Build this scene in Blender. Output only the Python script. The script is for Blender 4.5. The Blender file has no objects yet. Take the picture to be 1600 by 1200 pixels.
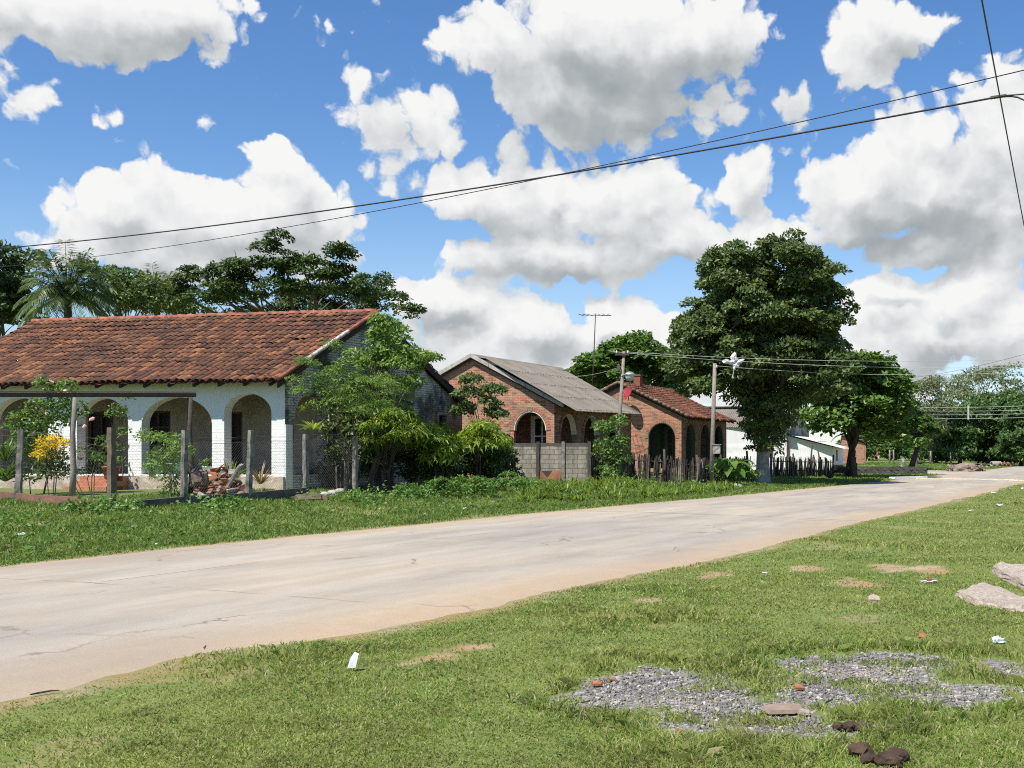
import bpy, bmesh, math, random
import numpy as np
from mathutils import Vector, Matrix
from mathutils.geometry import tessellate_polygon
random.seed(5); rng = np.random.default_rng(11)
PI = math.pi
sc = bpy.context.scene; COL = sc.collection
F, CX, CY, EYE = 1750.0, 1000.0, 709.0, 1.6          # focal length and principal point in photograph pixels, eye height
SD = np.array([.3939, .9191])                          # direction the street runs
FD = np.array([-.9769, .2137])                         # direction the house fronts run (to the left)

def P(x, y, Z):
    return Vector(((x - CX) / F * Z, Z, EYE + (CY - y) / F * Z))
def ss(a, b, v):
    t = np.clip((np.asarray(v, float) - a) / (b - a), 0, 1); return t * t * (3 - 2 * t)
def lat(X, Y): return -.9191 * np.asarray(X, float) + .3939 * np.asarray(Y, float)
def along(X, Y): return .3939 * np.asarray(X, float) + .9191 * np.asarray(Y, float)
def gh(X, Y):
    X = np.asarray(X, float); Y = np.asarray(Y, float)
    l, s = lat(X, Y), along(X, Y)
    h = .32 * ss(15.6, 21, l) + .15 * ss(21, 24, l)
    h = h * (1 - ss(74, 84, s) * (1 - ss(106, 116, s)) * (1 - ss(40, 60, l)))
    h = h + .05 * ss(5.9, 5.0, l) + .04 * ss(3.5, 0, l)
    m = ss(6.0, 5.0, l) + ss(15.2, 16.5, l) * .7
    h = h + m * (.022 * np.sin(X * 1.7 + .6 * Y) * np.sin(Y * 1.3 - .4 * X) + .02 * np.sin(X * .63 + 1.1) * np.sin(Y * .71))
    return h
def G(x, y, off=0.0):
    dx, dz = (x - CX) / F, (CY - y) / F
    Z = 4.0
    for i in range(4000):
        if EYE + dz * Z <= float(gh(dx * Z, Z)) + off: break
        Z *= 1.004
    lo, hi = Z / 1.004, Z
    for i in range(18):
        m = (lo + hi) / 2
        if EYE + dz * m <= float(gh(dx * m, m)) + off: hi = m
        else: lo = m
    return Vector((dx * hi, hi, float(gh(dx * hi, hi)) + off))
def S(l, s, z=None):                                   # street frame: l metres left of the eye's line, s metres along
    X, Y = -.9191 * l + .3939 * s, .3939 * l + .9191 * s
    return Vector((X, Y, float(gh(X, Y)) if z is None else z))

# ---------------------------------------------------------------- node helper
class NT:
    dim = '3D'
    def __init__(self, tree): self.t = tree; self.n = tree.nodes; self.l = tree.links
    def new(self, typ, **kw):
        nd = self.n.new(typ)
        for k, v in kw.items(): setattr(nd, k, v)
        return nd
    def put(self, sock, v):
        if v is None: return
        if isinstance(v, bpy.types.NodeSocket): self.l.new(v, sock)
        else: sock.default_value = v
    def math(self, op, a, b=None, c=None, clamp=False):
        nd = self.new('ShaderNodeMath', operation=op); nd.use_clamp = clamp
        for i, v in enumerate((a, b, c)): self.put(nd.inputs[i], v)
        return nd.outputs[0]
    def vmath(self, op, a, b=None, c=None, out=0):
        nd = self.new('ShaderNodeVectorMath', operation=op)
        for i, v in enumerate((a, b, c)): self.put(nd.inputs[i], v)
        return nd.outputs['Value'] if op in ('LENGTH', 'DOT_PRODUCT', 'DISTANCE') else nd.outputs[0]
    def noise(self, vec, scale, detail=3, rough=.55, out='Fac', lac=2.0, dist=0.0):
        nd = self.new('ShaderNodeTexNoise'); nd.noise_dimensions = self.dim; self.put(nd.inputs['Vector'], vec)
        nd.inputs['Scale'].default_value = scale; nd.inputs['Detail'].default_value = detail
        nd.inputs['Roughness'].default_value = rough; nd.inputs['Lacunarity'].default_value = lac
        nd.inputs['Distortion'].default_value = dist
        return nd.outputs[out]
    def vor(self, vec, scale, feature='F1', out='Distance', rand=1.0, detail=0.0):
        nd = self.new('ShaderNodeTexVoronoi', feature=feature); nd.voronoi_dimensions = self.dim; self.put(nd.inputs['Vector'], vec)
        nd.inputs['Scale'].default_value = scale; nd.inputs['Randomness'].default_value = rand
        if 'Detail' in nd.inputs: nd.inputs['Detail'].default_value = detail
        return nd.outputs[out]
    def ramp(self, fac, stops, interp='LINEAR'):
        nd = self.new('ShaderNodeValToRGB'); self.put(nd.inputs[0], fac)
        cr = nd.color_ramp; cr.interpolation = interp
        while len(cr.elements) < len(stops): cr.elements.new(.5)
        for e, (p, c) in zip(cr.elements, stops):
            e.position = p; e.color = (*c, 1) if len(c) == 3 else c
        return nd.outputs[0]
    def mr(self, v, a, b, c=0.0, d=1.0, smooth=False):
        nd = self.new('ShaderNodeMapRange'); nd.clamp = True
        if smooth: nd.interpolation_type = 'SMOOTHSTEP'
        for i, x in enumerate((v, a, b, c, d)): self.put(nd.inputs[i], x)
        return nd.outputs[0]
    def mix(self, f, a, b, mode='MIX'):
        nd = self.new('ShaderNodeMix', data_type='RGBA', blend_type=mode)
        self.put(nd.inputs[0], f)
        for i, v in ((6, a), (7, b)):
            if isinstance(v, tuple) and len(v) == 3: v = (*v, 1)
            self.put(nd.inputs[i], v)
        return nd.outputs[2]
    def map(self, vec, loc=(0, 0, 0), rot=(0, 0, 0), scale=(1, 1, 1)):
        nd = self.new('ShaderNodeMapping'); self.put(nd.inputs[0], vec)
        nd.inputs[1].default_value = loc; nd.inputs[2].default_value = rot; nd.inputs[3].default_value = scale
        return nd.outputs[0]
    def hsv(self, col, h=.5, s=1.0, v=1.0):
        nd = self.new('ShaderNodeHueSaturation'); self.put(nd.inputs['Color'], col)
        self.put(nd.inputs['Hue'], h); self.put(nd.inputs['Saturation'], s); self.put(nd.inputs['Value'], v)
        return nd.outputs[0]
# ================================================================ sky, clouds, sun, camera
SUN_EL = math.radians(57); SUN_H = Vector((-.62, -.785, 0)).normalized()
SUN_DIR = Vector((SUN_H.x * math.cos(SUN_EL), SUN_H.y * math.cos(SUN_EL), math.sin(SUN_EL)))
SKY_STRENGTH = .06
def az_el(x, y):
    return math.atan2(x - CX, F), math.atan2(CY - y, math.hypot(F, x - CX))
# cumulus banks of this sky: (azimuth-like x, elevation-like y, half width, half height, gain)
CLOUDS = [(165, 12, 215, 82, 1), (70, 5, 130, 55, 1), (230, 40, 110, 55, 1),
 (330, 352, 225, 90, 1), (452, 300, 85, 85, 1), (195, 330, 75, 65, 1), (300, 400, 240, 50, 1), (500, 330, 60, 70, 1), (420, 240, 45, 40, 1),
 (940, 70, 250, 110, 1), (760, 70, 85, 80, .9), (990, 165, 150, 75, .95), (880, 150, 160, 80, 1), (1120, 60, 90, 80, .9),
 (595, 190, 78, 42, .17), (525, 200, 48, 38, .15), (640, 185, 28, 28, .15), (35, 162, 48, 26, .24), (132, 173, 44, 20, .12), (0, 250, 28, 24, .3), (90, 120, 38, 14, .06), (562, 145, 26, 28, .08),
 (800, 226, 110, 38, .12), (715, 222, 60, 26, .10),
 (900, 335, 215, 75, 1), (735, 295, 105, 52, .9), (1010, 310, 90, 62, 1), (1160, 275, 52, 66, 1), (880, 400, 205, 58, 1), (1060, 370, 150, 60, .9), (1180, 350, 60, 44, .8), (850, 290, 60, 40, 1),
 (1385, 50, 90, 62, .7), (1345, 90, 62, 55, .6), (1460, 45, 50, 30, .5), (1215, 150, 118, 60, .2),
 (1470, 290, 190, 130, 1), (1570, 190, 110, 90, 1), (1430, 205, 95, 70, 1), (1330, 290, 90, 60, 1), (1450, 380, 150, 55, 1), (1560, 330, 140, 110, 1), (1380, 340, 130, 70, 1),
 (1380, 475, 90, 50, 1), (1530, 455, 75, 65, 1), (1480, 520, 200, 80, 1), (1590, 520, 70, 70, 1), (1380, 560, 130, 70, .9),
 (700, 480, 95, 54, .85), (650, 460, 48, 40, .85), (840, 520, 140, 58, .95), (955, 505, 95, 52, 1), (1030, 520, 70, 50, 1), (760, 560, 260, 70, .9), (1000, 590, 330, 50, .8), (930, 480, 40, 30, 1),
 (60, 420, 90, 20, .4), (1100, 520, 90, 50, .8), (1240, 360, 60, 44, .7)]
# grey undersides of those banks, turned away from the sun
BASES = [(960, 155, 235, 95, .85), (1090, 110, 120, 62, .55), (860, 120, 110, 60, .35), (165, 58, 200, 46, .55), (350, 402, 240, 50, .5), (480, 345, 60, 62, .3), (870, 428, 220, 42, .7), (790, 355, 120, 46, .42), (1040, 392, 110, 40, .42), (940, 330, 60, 30, .25),
 (1450, 372, 200, 75, .8), (1540, 300, 110, 70, .5), (1400, 290, 70, 40, .3), (1390, 92, 95, 42, .45), (1215, 170, 120, 52, .45), (800, 240, 110, 30, .4), (600, 215, 70, 26, .35),
 (705, 505, 80, 28, .5), (850, 556, 210, 30, .42), (1400, 488, 70, 13, .6), (1485, 522, 36, 18, .6), (1450, 578, 110, 34, .55), (1560, 575, 60, 36, .4), (690, 560, 130, 40, .4), (960, 545, 60, 22, .35), (1160, 310, 40, 34, .25), (250, 340, 60, 26, .22)]
world = bpy.data.worlds.new('World'); sc.world = world; world.use_nodes = True
def cloud_group():
    g = bpy.data.node_groups.new('cloud_density', 'ShaderNodeTree')
    g.interface.new_socket('Vector', in_out='INPUT', socket_type='NodeSocketVector')
    g.interface.new_socket('Density', in_out='OUTPUT', socket_type='NodeSocketFloat')
    g.interface.new_socket('Mass', in_out='OUTPUT', socket_type='NodeSocketFloat')
    g.interface.new_socket('Warped', in_out='OUTPUT', socket_type='NodeSocketVector')
    t = NT(g); t.dim = '2D'; gi = t.new('NodeGroupInput'); go = t.new('NodeGroupOutput')
    v = gi.outputs[0]                                     # (azimuth, elevation, 0)
    w1 = t.noise(v, 9.0, 2, .5, 'Color'); w1 = t.vmath('SUBTRACT', w1, (.5, .5, .5))
    v1 = t.vmath('MULTIPLY_ADD', w1, (.034, .034, 0), v)
    w2 = t.noise(v, 34.0, 3, .6, 'Color'); w2 = t.vmath('SUBTRACT', w2, (.5, .5, .5))
    v2 = t.vmath('MULTIPLY_ADD', w2, (.020, .020, 0), v1)
    acc = None
    for x, y, rx, ry, gain in CLOUDS:
        a, e = az_el(x, y); ra, re = rx / F * .91, ry / F * .86
        q = t.vmath('MULTIPLY_ADD', v2, (1 / ra, 1 / re, 0), (-a / ra, -e / re, 0))
        q = t.vmath('LENGTH', q)
        q = t.math('MULTIPLY_ADD', q, -gain, gain)         # gain at the heart, 0 at the rim
        if acc is None: acc = q
        else:
            nd = t.new('ShaderNodeMath', operation='SMOOTH_MAX'); nd.inputs[2].default_value = .22
            t.put(nd.inputs[0], acc); t.put(nd.inputs[1], q); acc = nd.outputs[0]
    # generic fair-weather cumulus for the part of the sky outside the banks
    sx = t.new('ShaderNodeSeparateXYZ'); t.put(sx.inputs[0], v)
    far = t.mr(t.math('ABSOLUTE', t.math('ADD', sx.outputs[0], .12)), .52, .75)
    gen = t.math('MULTIPLY_ADD', t.noise(v1, 3.2, 3, .5), 3.2, -2.15)
    acc = t.math('MAXIMUM', acc, t.math('ADD', gen, t.math('MULTIPLY_ADD', far, 2.0, -2.0)))
    b1 = t.vor(v2, 21.0, 'SMOOTH_F1'); b2 = t.vor(v2, 52.0, 'F1'); b3 = t.noise(v2, 85.0, 4, .6)
    b0 = t.noise(v1, 12.0, 2, .5)
    d = t.math('MULTIPLY_ADD', t.math('SUBTRACT', .42, b1), .75, acc)
    d = t.math('MULTIPLY_ADD', t.math('SUBTRACT', .42, b2), .38, d)
    d = t.math('MULTIPLY_ADD', t.math('SUBTRACT', b3, .5), .34, d)
    d = t.math('MULTIPLY_ADD', t.math('SUBTRACT', b0, .5), .5, d)
    t.put(go.inputs[0], d); t.put(go.inputs[1], acc); t.put(go.inputs[2], v2)
    return g
def build_world():
    t = NT(world.node_tree); t.n.clear()
    out = t.new('ShaderNodeOutputWorld'); bg = t.new('ShaderNodeBackground'); bg.inputs[1].default_value = SKY_STRENGTH
    sky = t.new('ShaderNodeTexSky', sky_type='NISHITA'); sky.sun_disc = False
    sky.sun_elevation = SUN_EL; sky.sun_rotation = math.atan2(SUN_H.x, SUN_H.y)
    sky.altitude = 100; sky.air_density = 1.0; sky.dust_density = .12; sky.ozone_density = 2.0
    tc = t.new('ShaderNodeTexCoord'); sp = t.new('ShaderNodeSeparateXYZ'); t.put(sp.inputs[0], tc.outputs['Generated'])
    az = t.math('ARCTAN2', sp.outputs[0], sp.outputs[1])
    el = t.math('ARCSINE', sp.outputs[2])
    cv = t.new('ShaderNodeCombineXYZ'); t.put(cv.inputs[0], az); t.put(cv.inputs[1], el)
    g = cloud_group()
    def dens(off):
        nd = t.new('ShaderNodeGroup'); nd.node_tree = g
        t.put(nd.inputs[0], t.vmath('ADD', cv.outputs[0], off) if off else cv.outputs[0]); return nd.outputs
    q0, q1 = dens(None), dens((-.010, .024, 0)); d0, a0, d1, a1 = q0[0], q0[1], q1[0], q1[1]
    alpha = t.mr(d0, .03, .22, 0, 1, True)
    shade = None
    for x, y, rx, ry, k in BASES:
        a, e = az_el(x, y); ra, re = rx / F * 1.15, ry / F * 1.2
        q = t.vmath('LENGTH', t.vmath('MULTIPLY_ADD', q0[2], (1 / ra, 1 / re, 0), (-a / ra, -e / re, 0)))
        q = t.mr(q, 1.0, .15, 0, k, True)
        shade = q if shade is None else t.math('MAXIMUM', shade, q)
    big = t.math('MINIMUM', t.math('MAXIMUM', t.math('SUBTRACT', a0, a1), -.25), .3)
    emb = t.math('SUBTRACT', t.math('SUBTRACT', d0, a0), t.math('SUBTRACT', d1, a1))
    br = t.math('MULTIPLY_ADD', big, .55, .82)
    br = t.math('MULTIPLY_ADD', t.math('MINIMUM', t.math('MAXIMUM', emb, -.6), .5), .40, br)
    br = t.math('SUBTRACT', br, t.math('MULTIPLY', shade, .66))
    br = t.math('MINIMUM', t.math('MAXIMUM', br, .0), 1.0)
    ccol = t.ramp(br, [(0, (4.0, 4.4, 4.7)), (.3, (5.0, 5.4, 5.6)), (.55, (6.9, 7.2, 7.4)), (.78, (9.0, 9.2, 9.3)), (1, (10.6, 10.6, 10.5))])
    # veil of thin whitish air low over the horizon
    skyc = t.hsv(sky.outputs[0], .506, 1.26, 1.72)
    skyc = t.mix(t.mr(el, .0, .26, .5, 0, True), skyc, (6.0, 7.6, 9.8))
    col = t.mix(alpha, skyc, ccol)
    t.put(bg.inputs[0], col); t.put(out.inputs[0], bg.outputs[0])
build_world()
world.cycles.sampling_method = 'MANUAL'; world.cycles.sample_map_resolution = 512
sun = bpy.data.lights.new('sun', 'SUN'); sun.energy = 5.0; sun.angle = math.radians(.5); sun.color = (1, .955, .88)
so = bpy.data.objects.new('sun', sun); COL.objects.link(so); so.location = (0, 0, 40)
so.rotation_euler = (-SUN_DIR).to_track_quat('-Z', 'Y').to_euler()
cam = bpy.data.cameras.new('camera'); co = bpy.data.objects.new('camera', cam); COL.objects.link(co); sc.camera = co
co.location = (0, 0, EYE); co.rotation_euler = (PI / 2, 0, 0)
cam.sensor_width = 36; cam.lens = F / 1600 * 36; cam.clip_start = .05; cam.clip_end = 9000
cam.shift_x = (800 - CX) / 1600; cam.shift_y = (CY - 600) / 1600
vs = sc.view_settings; vs.view_transform = 'Standard'; vs.look = 'None'; vs.exposure = .55; vs.gamma = 1
sc.cycles.max_bounces = 6; sc.cycles.diffuse_bounces = 2; sc.cycles.glossy_bounces = 2; sc.cycles.transmission_bounces = 3
sc.cycles.use_denoising = False; sc.cycles.filter_width = 1.05
# ================================================================ mesh kit
def tag(o, label=None, cat=None, group=None, kind=None):
    if label: o['label'] = label
    if cat: o['category'] = cat
    if group: o['group'] = group
    if kind: o['kind'] = kind
    return o
def empty(name, loc, label=None, cat=None, group=None, rot=None):
    o = bpy.data.objects.new(name, None); COL.objects.link(o); o.empty_display_size = .3
    M = Matrix.Translation(Vector(loc))
    if rot is not None: M = M @ rot
    o.matrix_world = M
    WM[o.name] = M
    return tag(o, label, cat, group)
WM = {}                                                 # world matrices known without a scene update
def link(name, me, mat, parent=None, M=None):
    """one mesh object; M is its world matrix"""
    if mat is not None and not me.materials:
        for m in (mat if isinstance(mat, (list, tuple)) else [mat]): me.materials.append(m)
    o = bpy.data.objects.new(name, me); COL.objects.link(o)
    M = Matrix() if M is None else M
    if parent is not None:
        o.parent = parent; o.matrix_local = WM[parent.name].inverted() @ M
    else: o.matrix_world = M
    WM[o.name] = M
    return o
def np_mesh(name, V, Fc, smooth=False, mi=None):
    """V (n,3), Fc: (m,k) int array or list of lists"""
    me = bpy.data.meshes.new(name)
    V = np.ascontiguousarray(V, dtype=np.float32)
    if isinstance(Fc, np.ndarray):
        m, k = Fc.shape; loops = Fc.ravel(); tot = np.full(m, k, np.int32)
    else:
        tot = np.array([len(f) for f in Fc], np.int32); loops = np.array([i for f in Fc for i in f], np.int32); m = len(Fc)
    me.vertices.add(len(V)); me.vertices.foreach_set('co', V.ravel())
    me.loops.add(len(loops)); me.loops.foreach_set('vertex_index', loops.astype(np.int32))
    me.polygons.add(m)
    st = np.zeros(m, np.int32); st[1:] = np.cumsum(tot)[:-1]
    me.polygons.foreach_set('loop_start', st)
    me.polygons.foreach_set('use_smooth', np.full(m, bool(smooth)))
    if mi is not None: me.polygons.foreach_set('material_index', np.asarray(mi, np.int32))
    me.update(calc_edges=True); me.validate()
    return me
class MB:
    """collects shapes into one mesh"""
    def __init__(self): self.V = []; self.F = []; self.n = 0
    def add(self, V, Fc):
        V = [tuple(v) for v in V]; self.V += V; self.F += [[i + self.n for i in f] for f in Fc]; self.n += len(V); return self
    def box(self, c, s, M=None):
        x, y, z = (a / 2 for a in s); c = Vector(c)
        V = [Vector((sx * x, sy * y, sz * z)) for sz in (-1, 1) for sy in (-1, 1) for sx in (-1, 1)]
        V = [(M @ v if M is not None else v) + c for v in V]
        return self.add(V, [(0, 2, 3, 1), (4, 5, 7, 6), (0, 1, 5, 4), (2, 6, 7, 3), (0, 4, 6, 2), (1, 3, 7, 5)])
    def hexa(self, V):                                   # 8 corners: bottom ring 4, top ring 4
        return self.add(V, [(3, 2, 1, 0), (4, 5, 6, 7), (0, 1, 5, 4), (1, 2, 6, 5), (2, 3, 7, 6), (3, 0, 4, 7)])
    def tube(self, pts, rad, seg=8, cap=True):
        pts = [Vector(p) for p in pts]
        if not hasattr(rad, '__len__'): rad = [rad] * len(pts)
        V, Fc = [], []
        up = Vector((0, 0, 1)) if abs((pts[-1] - pts[0]).normalized().z) < .9 else Vector((1, 0, 0))
        for i, p in enumerate(pts):
            d = (pts[min(i + 1, len(pts) - 1)] - pts[max(i - 1, 0)]).normalized()
            a = d.cross(up).normalized(); b = a.cross(d)
            for k in range(seg):
                t = 2 * PI * k / seg; V.append(p + (a * math.cos(t) + b * math.sin(t)) * rad[i])
        for i in range(len(pts) - 1):
            for k in range(seg):
                k2 = (k + 1) % seg; Fc.append((i * seg + k, i * seg + k2, (i + 1) * seg + k2, (i + 1) * seg + k))
        if cap: Fc += [list(range(seg))[::-1], [(len(pts) - 1) * seg + k for k in range(seg)]]
        return self.add(V, Fc)
    def lathe(self, c, prof, seg=16, axis=None):
        c = Vector(c); R = Vector((0, 0, 1)).rotation_difference(Vector(axis)).to_matrix() if axis is not None else None
        V, Fc = [], []
        for r, z in prof:
            for k in range(seg):
                v = Vector((r * math.cos(2 * PI * k / seg), r * math.sin(2 * PI * k / seg), z)); V.append(c + (R @ v if R else v))
        for i in range(len(prof) - 1):
            for k in range(seg):
                k2 = (k + 1) % seg; Fc.append((i * seg + k, i * seg + k2, (i + 1) * seg + k2, (i + 1) * seg + k))
        return self.add(V, Fc)
    def blob(self, c, r, jit=.15, n=2, flat=1.0, seed=None):
        bm = bmesh.new(); bmesh.ops.create_icosphere(bm, subdivisions=n, radius=1)
        c = Vector(c); rr = Vector(r) if hasattr(r, '__len__') else Vector((r, r, r)); V = []
        for v in bm.verts:
            k = 1 + random.uniform(-jit, jit); V.append(c + Vector((v.co.x * rr.x * k, v.co.y * rr.y * k, v.co.z * rr.z * k * flat)))
        Fc = [[v.index for v in f.verts] for f in bm.faces]; bm.free()
        return self.add(V, Fc)
    def build(self, name, mat, parent=None, smooth=False, M=None):
        me = np_mesh(name, np.array(self.V, np.float32).reshape(-1, 3), self.F, smooth)
        if M is not None: return link(name, me, mat, parent, M)
        return link(name, me, mat, parent)
def frame(o, xd, n=None):
    """matrix: local x along xd (horizontal), y up, z = outward normal"""
    x = Vector((xd[0], xd[1], 0)).normalized(); y = Vector((0, 0, 1)); z = x.cross(y)
    M = Matrix(((x.x, y.x, z.x, o[0]), (x.y, y.y, z.y, o[1]), (x.z, y.z, z.z, o[2]), (0, 0, 0, 1)))
    return M
def panel_mesh(name, outer, holes, thick):
    """flat wall with openings: outline in (x, y), thickness along -z (its face lies at z = 0)"""
    loops = [[Vector((x, y, 0)) for x, y in outer]] + [[Vector((x, y, 0)) for x, y in h] for h in holes]
    tris = tessellate_polygon(loops); flat = [v for l in loops for v in l]; n = len(flat)
    V = [(v.x, v.y, 0) for v in flat] + [(v.x, v.y, -thick) for v in flat]
    Fc = []
    for a, b, c in tris:
        va, vb, vc = flat[a], flat[b], flat[c]
        cr = (vb.x - va.x) * (vc.y - va.y) - (vb.y - va.y) * (vc.x - va.x)
        if cr < 0: a, b, c = c, b, a
        Fc.append((a, b, c)); Fc.append((c + n, b + n, a + n))
    o = 0
    for l in loops:
        k = len(l); area = sum(l[i].x * l[(i + 1) % k].y - l[(i + 1) % k].x * l[i].y for i in range(k))
        outer_loop = (o == 0); ccw = area > 0
        for i in range(k):
            a, b = o + i, o + (i + 1) % k
            q = (a, a + n, b + n, b)
            if ccw == outer_loop: Fc.append(q)
            else: Fc.append(q[::-1])
        o += k
    return np_mesh(name, np.array(V), Fc)
def arch(x0, x1, y0, ysp, ycr, n=18):
    """opening outline: floor y0, springing ysp, crown ycr (half ellipse)"""
    c, h = (x0 + x1) / 2, (x1 - x0) / 2
    pts = [(x0, y0), (x1, y0)]
    for i in range(n + 1):
        t = PI * i / n; pts.append((c + h * math.cos(t), ysp + (ycr - ysp) * math.sin(t)))
    return pts
def arch_liner(name, a, depth, mat, parent, M, w=.03, proud=.0, full=True):
    """thin plaster lining of an arch opening's soffit and jambs; a = (x0,x1,y0,ysp,ycr)"""
    x0, x1, y0, ysp, ycr = a
    pts = arch(*a); path = ([pts[1]] if full else []) + pts[2:] + ([pts[0]] if full else [])
    V, Fc = [], []; c = (x0 + x1) / 2
    inner = []
    for x, y in path:
        k = (abs(x - c) - w) / max(abs(x - c), 1e-4) if abs(x - c) > w else 0
        inner.append((c + (x - c) * (1 - 2 * w / (x1 - x0)), y - (w if y > ysp else 0) * (y - ysp) / max(ycr - ysp, .01) if y > ysp else y))
    for (x, y), (xi, yi) in zip(path, inner):
        V += [(x, y, proud), (xi, yi, proud), (xi, yi, -depth), (x, y, -depth)]
    for i in range(len(path) - 1):
        b = i * 4
        for k in range(3): Fc.append((b + k, b + 4 + k, b + 5 + k, b + 1 + k))
    return link(name, np_mesh(name, np.array(V), Fc), mat, parent, M)
def arch_ring(name, a, band, proud, mat, parent, M):
    """raised ring of voussoir bricks round the head of an arch"""
    x0, x1, y0, ysp, ycr = a; c, h, v = (x0 + x1) / 2, (x1 - x0) / 2, ycr - ysp
    V, Fc = [], []; n = 24; g = .004
    for i in range(n):
        t0, t1 = PI * (i + .06) / n, PI * (i + .94) / n; o = len(V); pr = proud * random.uniform(.6, 1.2)
        for z in (-.02, pr):
            for t, k in ((t0, 0), (t1, 0), (t1, 1), (t0, 1)):
                V.append((c + (h + g + band * k) * math.cos(t), ysp + (v + g + band * k) * math.sin(t), z))
        for q in ((3, 2, 1, 0), (4, 5, 6, 7), (0, 1, 5, 4), (1, 2, 6, 5), (2, 3, 7, 6), (3, 0, 4, 7)): Fc.append([o + j for j in q][::-1])
    return link(name, np_mesh(name, np.array(V), Fc), mat, parent, M)

# ---------------------------------------------------------------- foliage
def unit(a): return a / np.maximum(np.linalg.norm(a, axis=-1, keepdims=True), 1e-6)
def leaf_verts(c, d, n, L, w, droop=.0):
    """rhombic leaves: base c, direction d, blade normal n, length L, half width w (arrays)"""
    s = unit(np.cross(d, n)); n2 = np.cross(s, d); L = L[:, None]; w = w[:, None]
    mid = c + d * L * .45
    tip = c + d * L - np.array([0, 0, 1.0]) * (L * droop)
    V = np.stack([c, mid + s * w + n2 * w * .25, tip, mid - s * w + n2 * w * .25], 1).reshape(-1, 3)
    return V
def leaf_obj(name, c, d, n, L, w, mat, parent, droop=0.0, M=None):
    V = leaf_verts(c, d, n, L, w, droop); k = len(c)
    me = np_mesh(name, V, np.arange(k * 4, dtype=np.int32).reshape(k, 4))
    return link(name, me, mat, parent)
def rand_dir(n):
    return unit(rng.normal(size=(n, 3)))
def clump_leaves(blobs, per_area, L, aspect=.5, fill=.25, clump=.45, upbias=.35, jag=.35, low=-.55, hang=0.0):
    """blobs: (cx,cy,cz,rx,ry,rz). Leaves gathered on small clumps spread over the blobs' outer shells."""
    C, Dd, Nn = [], [], []
    for b in blobs:
        c0 = np.array(b[:3]); r0 = np.array(b[3:6]); r0 = np.maximum(r0 - clump * .62, r0 * .35); rm = (r0[0] * r0[1] * r0[2]) ** (1 / 3)
        nc = max(5, int(4 * PI * (rm / clump) ** 2 * .55))
        d = rand_dir(nc * 2); d = d[d[:, 2] > low][:nc]; nc = len(d)
        rad = 1 - np.abs(rng.normal(0, jag, nc)) * .55; k = rng.random(nc) < fill; rad[k] *= rng.random(k.sum()) ** .4
        cc = c0 + d * r0 * rad[:, None]; cr = clump * rng.uniform(.6, 1.35, nc)
        m = np.maximum(8, (per_area * 4 * PI * cr ** 2 * .5).astype(int))
        idx = np.repeat(np.arange(nc), m); q = rand_dir(len(idx)); q[:, 2] = np.abs(q[:, 2]) * .8 + q[:, 2] * .2
        q = unit(q + d[idx] * .55)
        rr = cr[idx] * rng.uniform(.45, 1.08, len(idx)) ** .6
        p = cc[idx] + q * rr[:, None] * np.array([1, 1, .72])
        nn = unit(q * .7 + np.array([0, 0, upbias]) + rng.normal(0, .38, (len(idx), 3)))
        dd = unit(np.cross(nn, rand_dir(len(idx)))); dd = unit(dd + q * .4 - np.array([0, 0, hang]))
        C.append(p); Dd.append(dd); Nn.append(nn)
    C, Dd, Nn = np.concatenate(C), np.concatenate(Dd), np.concatenate(Nn)
    k = len(C); LL = L * rng.uniform(.65, 1.3, k)
    return C, Dd, Nn, LL, LL * aspect * .5
def px_blobs(lst, Z, depth=.8, layers=3):
    """foliage masses measured on the photograph (x, y, rx, ry) turned into round crowns in metres at distance Z"""
    out = []; xs = [b[0] for b in lst]; xc = sum(xs) / len(xs); W = max(abs(b[0] - xc) + b[2] for b in lst)
    for x, y, rx, ry in lst:
        p = P(x, y, Z); a, b = rx / F * Z, ry / F * Z
        dm = math.sqrt(max(.05, 1 - ((x - xc) / W) ** 2)) * W / F * Z * depth - min(a, b) * .6
        if layers == 1 or dm < .15: out.append((p.x, p.y, p.z, a, (a + b) / 2, b)); continue
        for k in range(layers):
            o = -dm + 2 * dm * k / (layers - 1); sh = 1 - .12 * abs(o) / max(dm, .01)
            out.append((p.x + random.uniform(-.15, .15) * a, p.y + o, p.z + random.uniform(-.1, .06) * b, a * sh, (a + b) / 2 * sh, b * sh))
    return out
def limb(mb, p0, p1, r0, r1, bend=.12, n=6, seg=7):
    p0, p1 = Vector(p0), Vector(p1); L = (p1 - p0).length
    off = Vector((random.uniform(-1, 1), random.uniform(-1, 1), random.uniform(-.3, .6))) * L * bend
    pts = []; rad = []
    for i in range(n + 1):
        t = i / n; pts.append(p0.lerp(p1, t) + off * math.sin(PI * t) + Vector((random.uniform(-1, 1), random.uniform(-1, 1), 0)) * L * .012)
        rad.append(r0 + (r1 - r0) * t)
    mb.tube(pts, rad, seg); return pts
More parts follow.
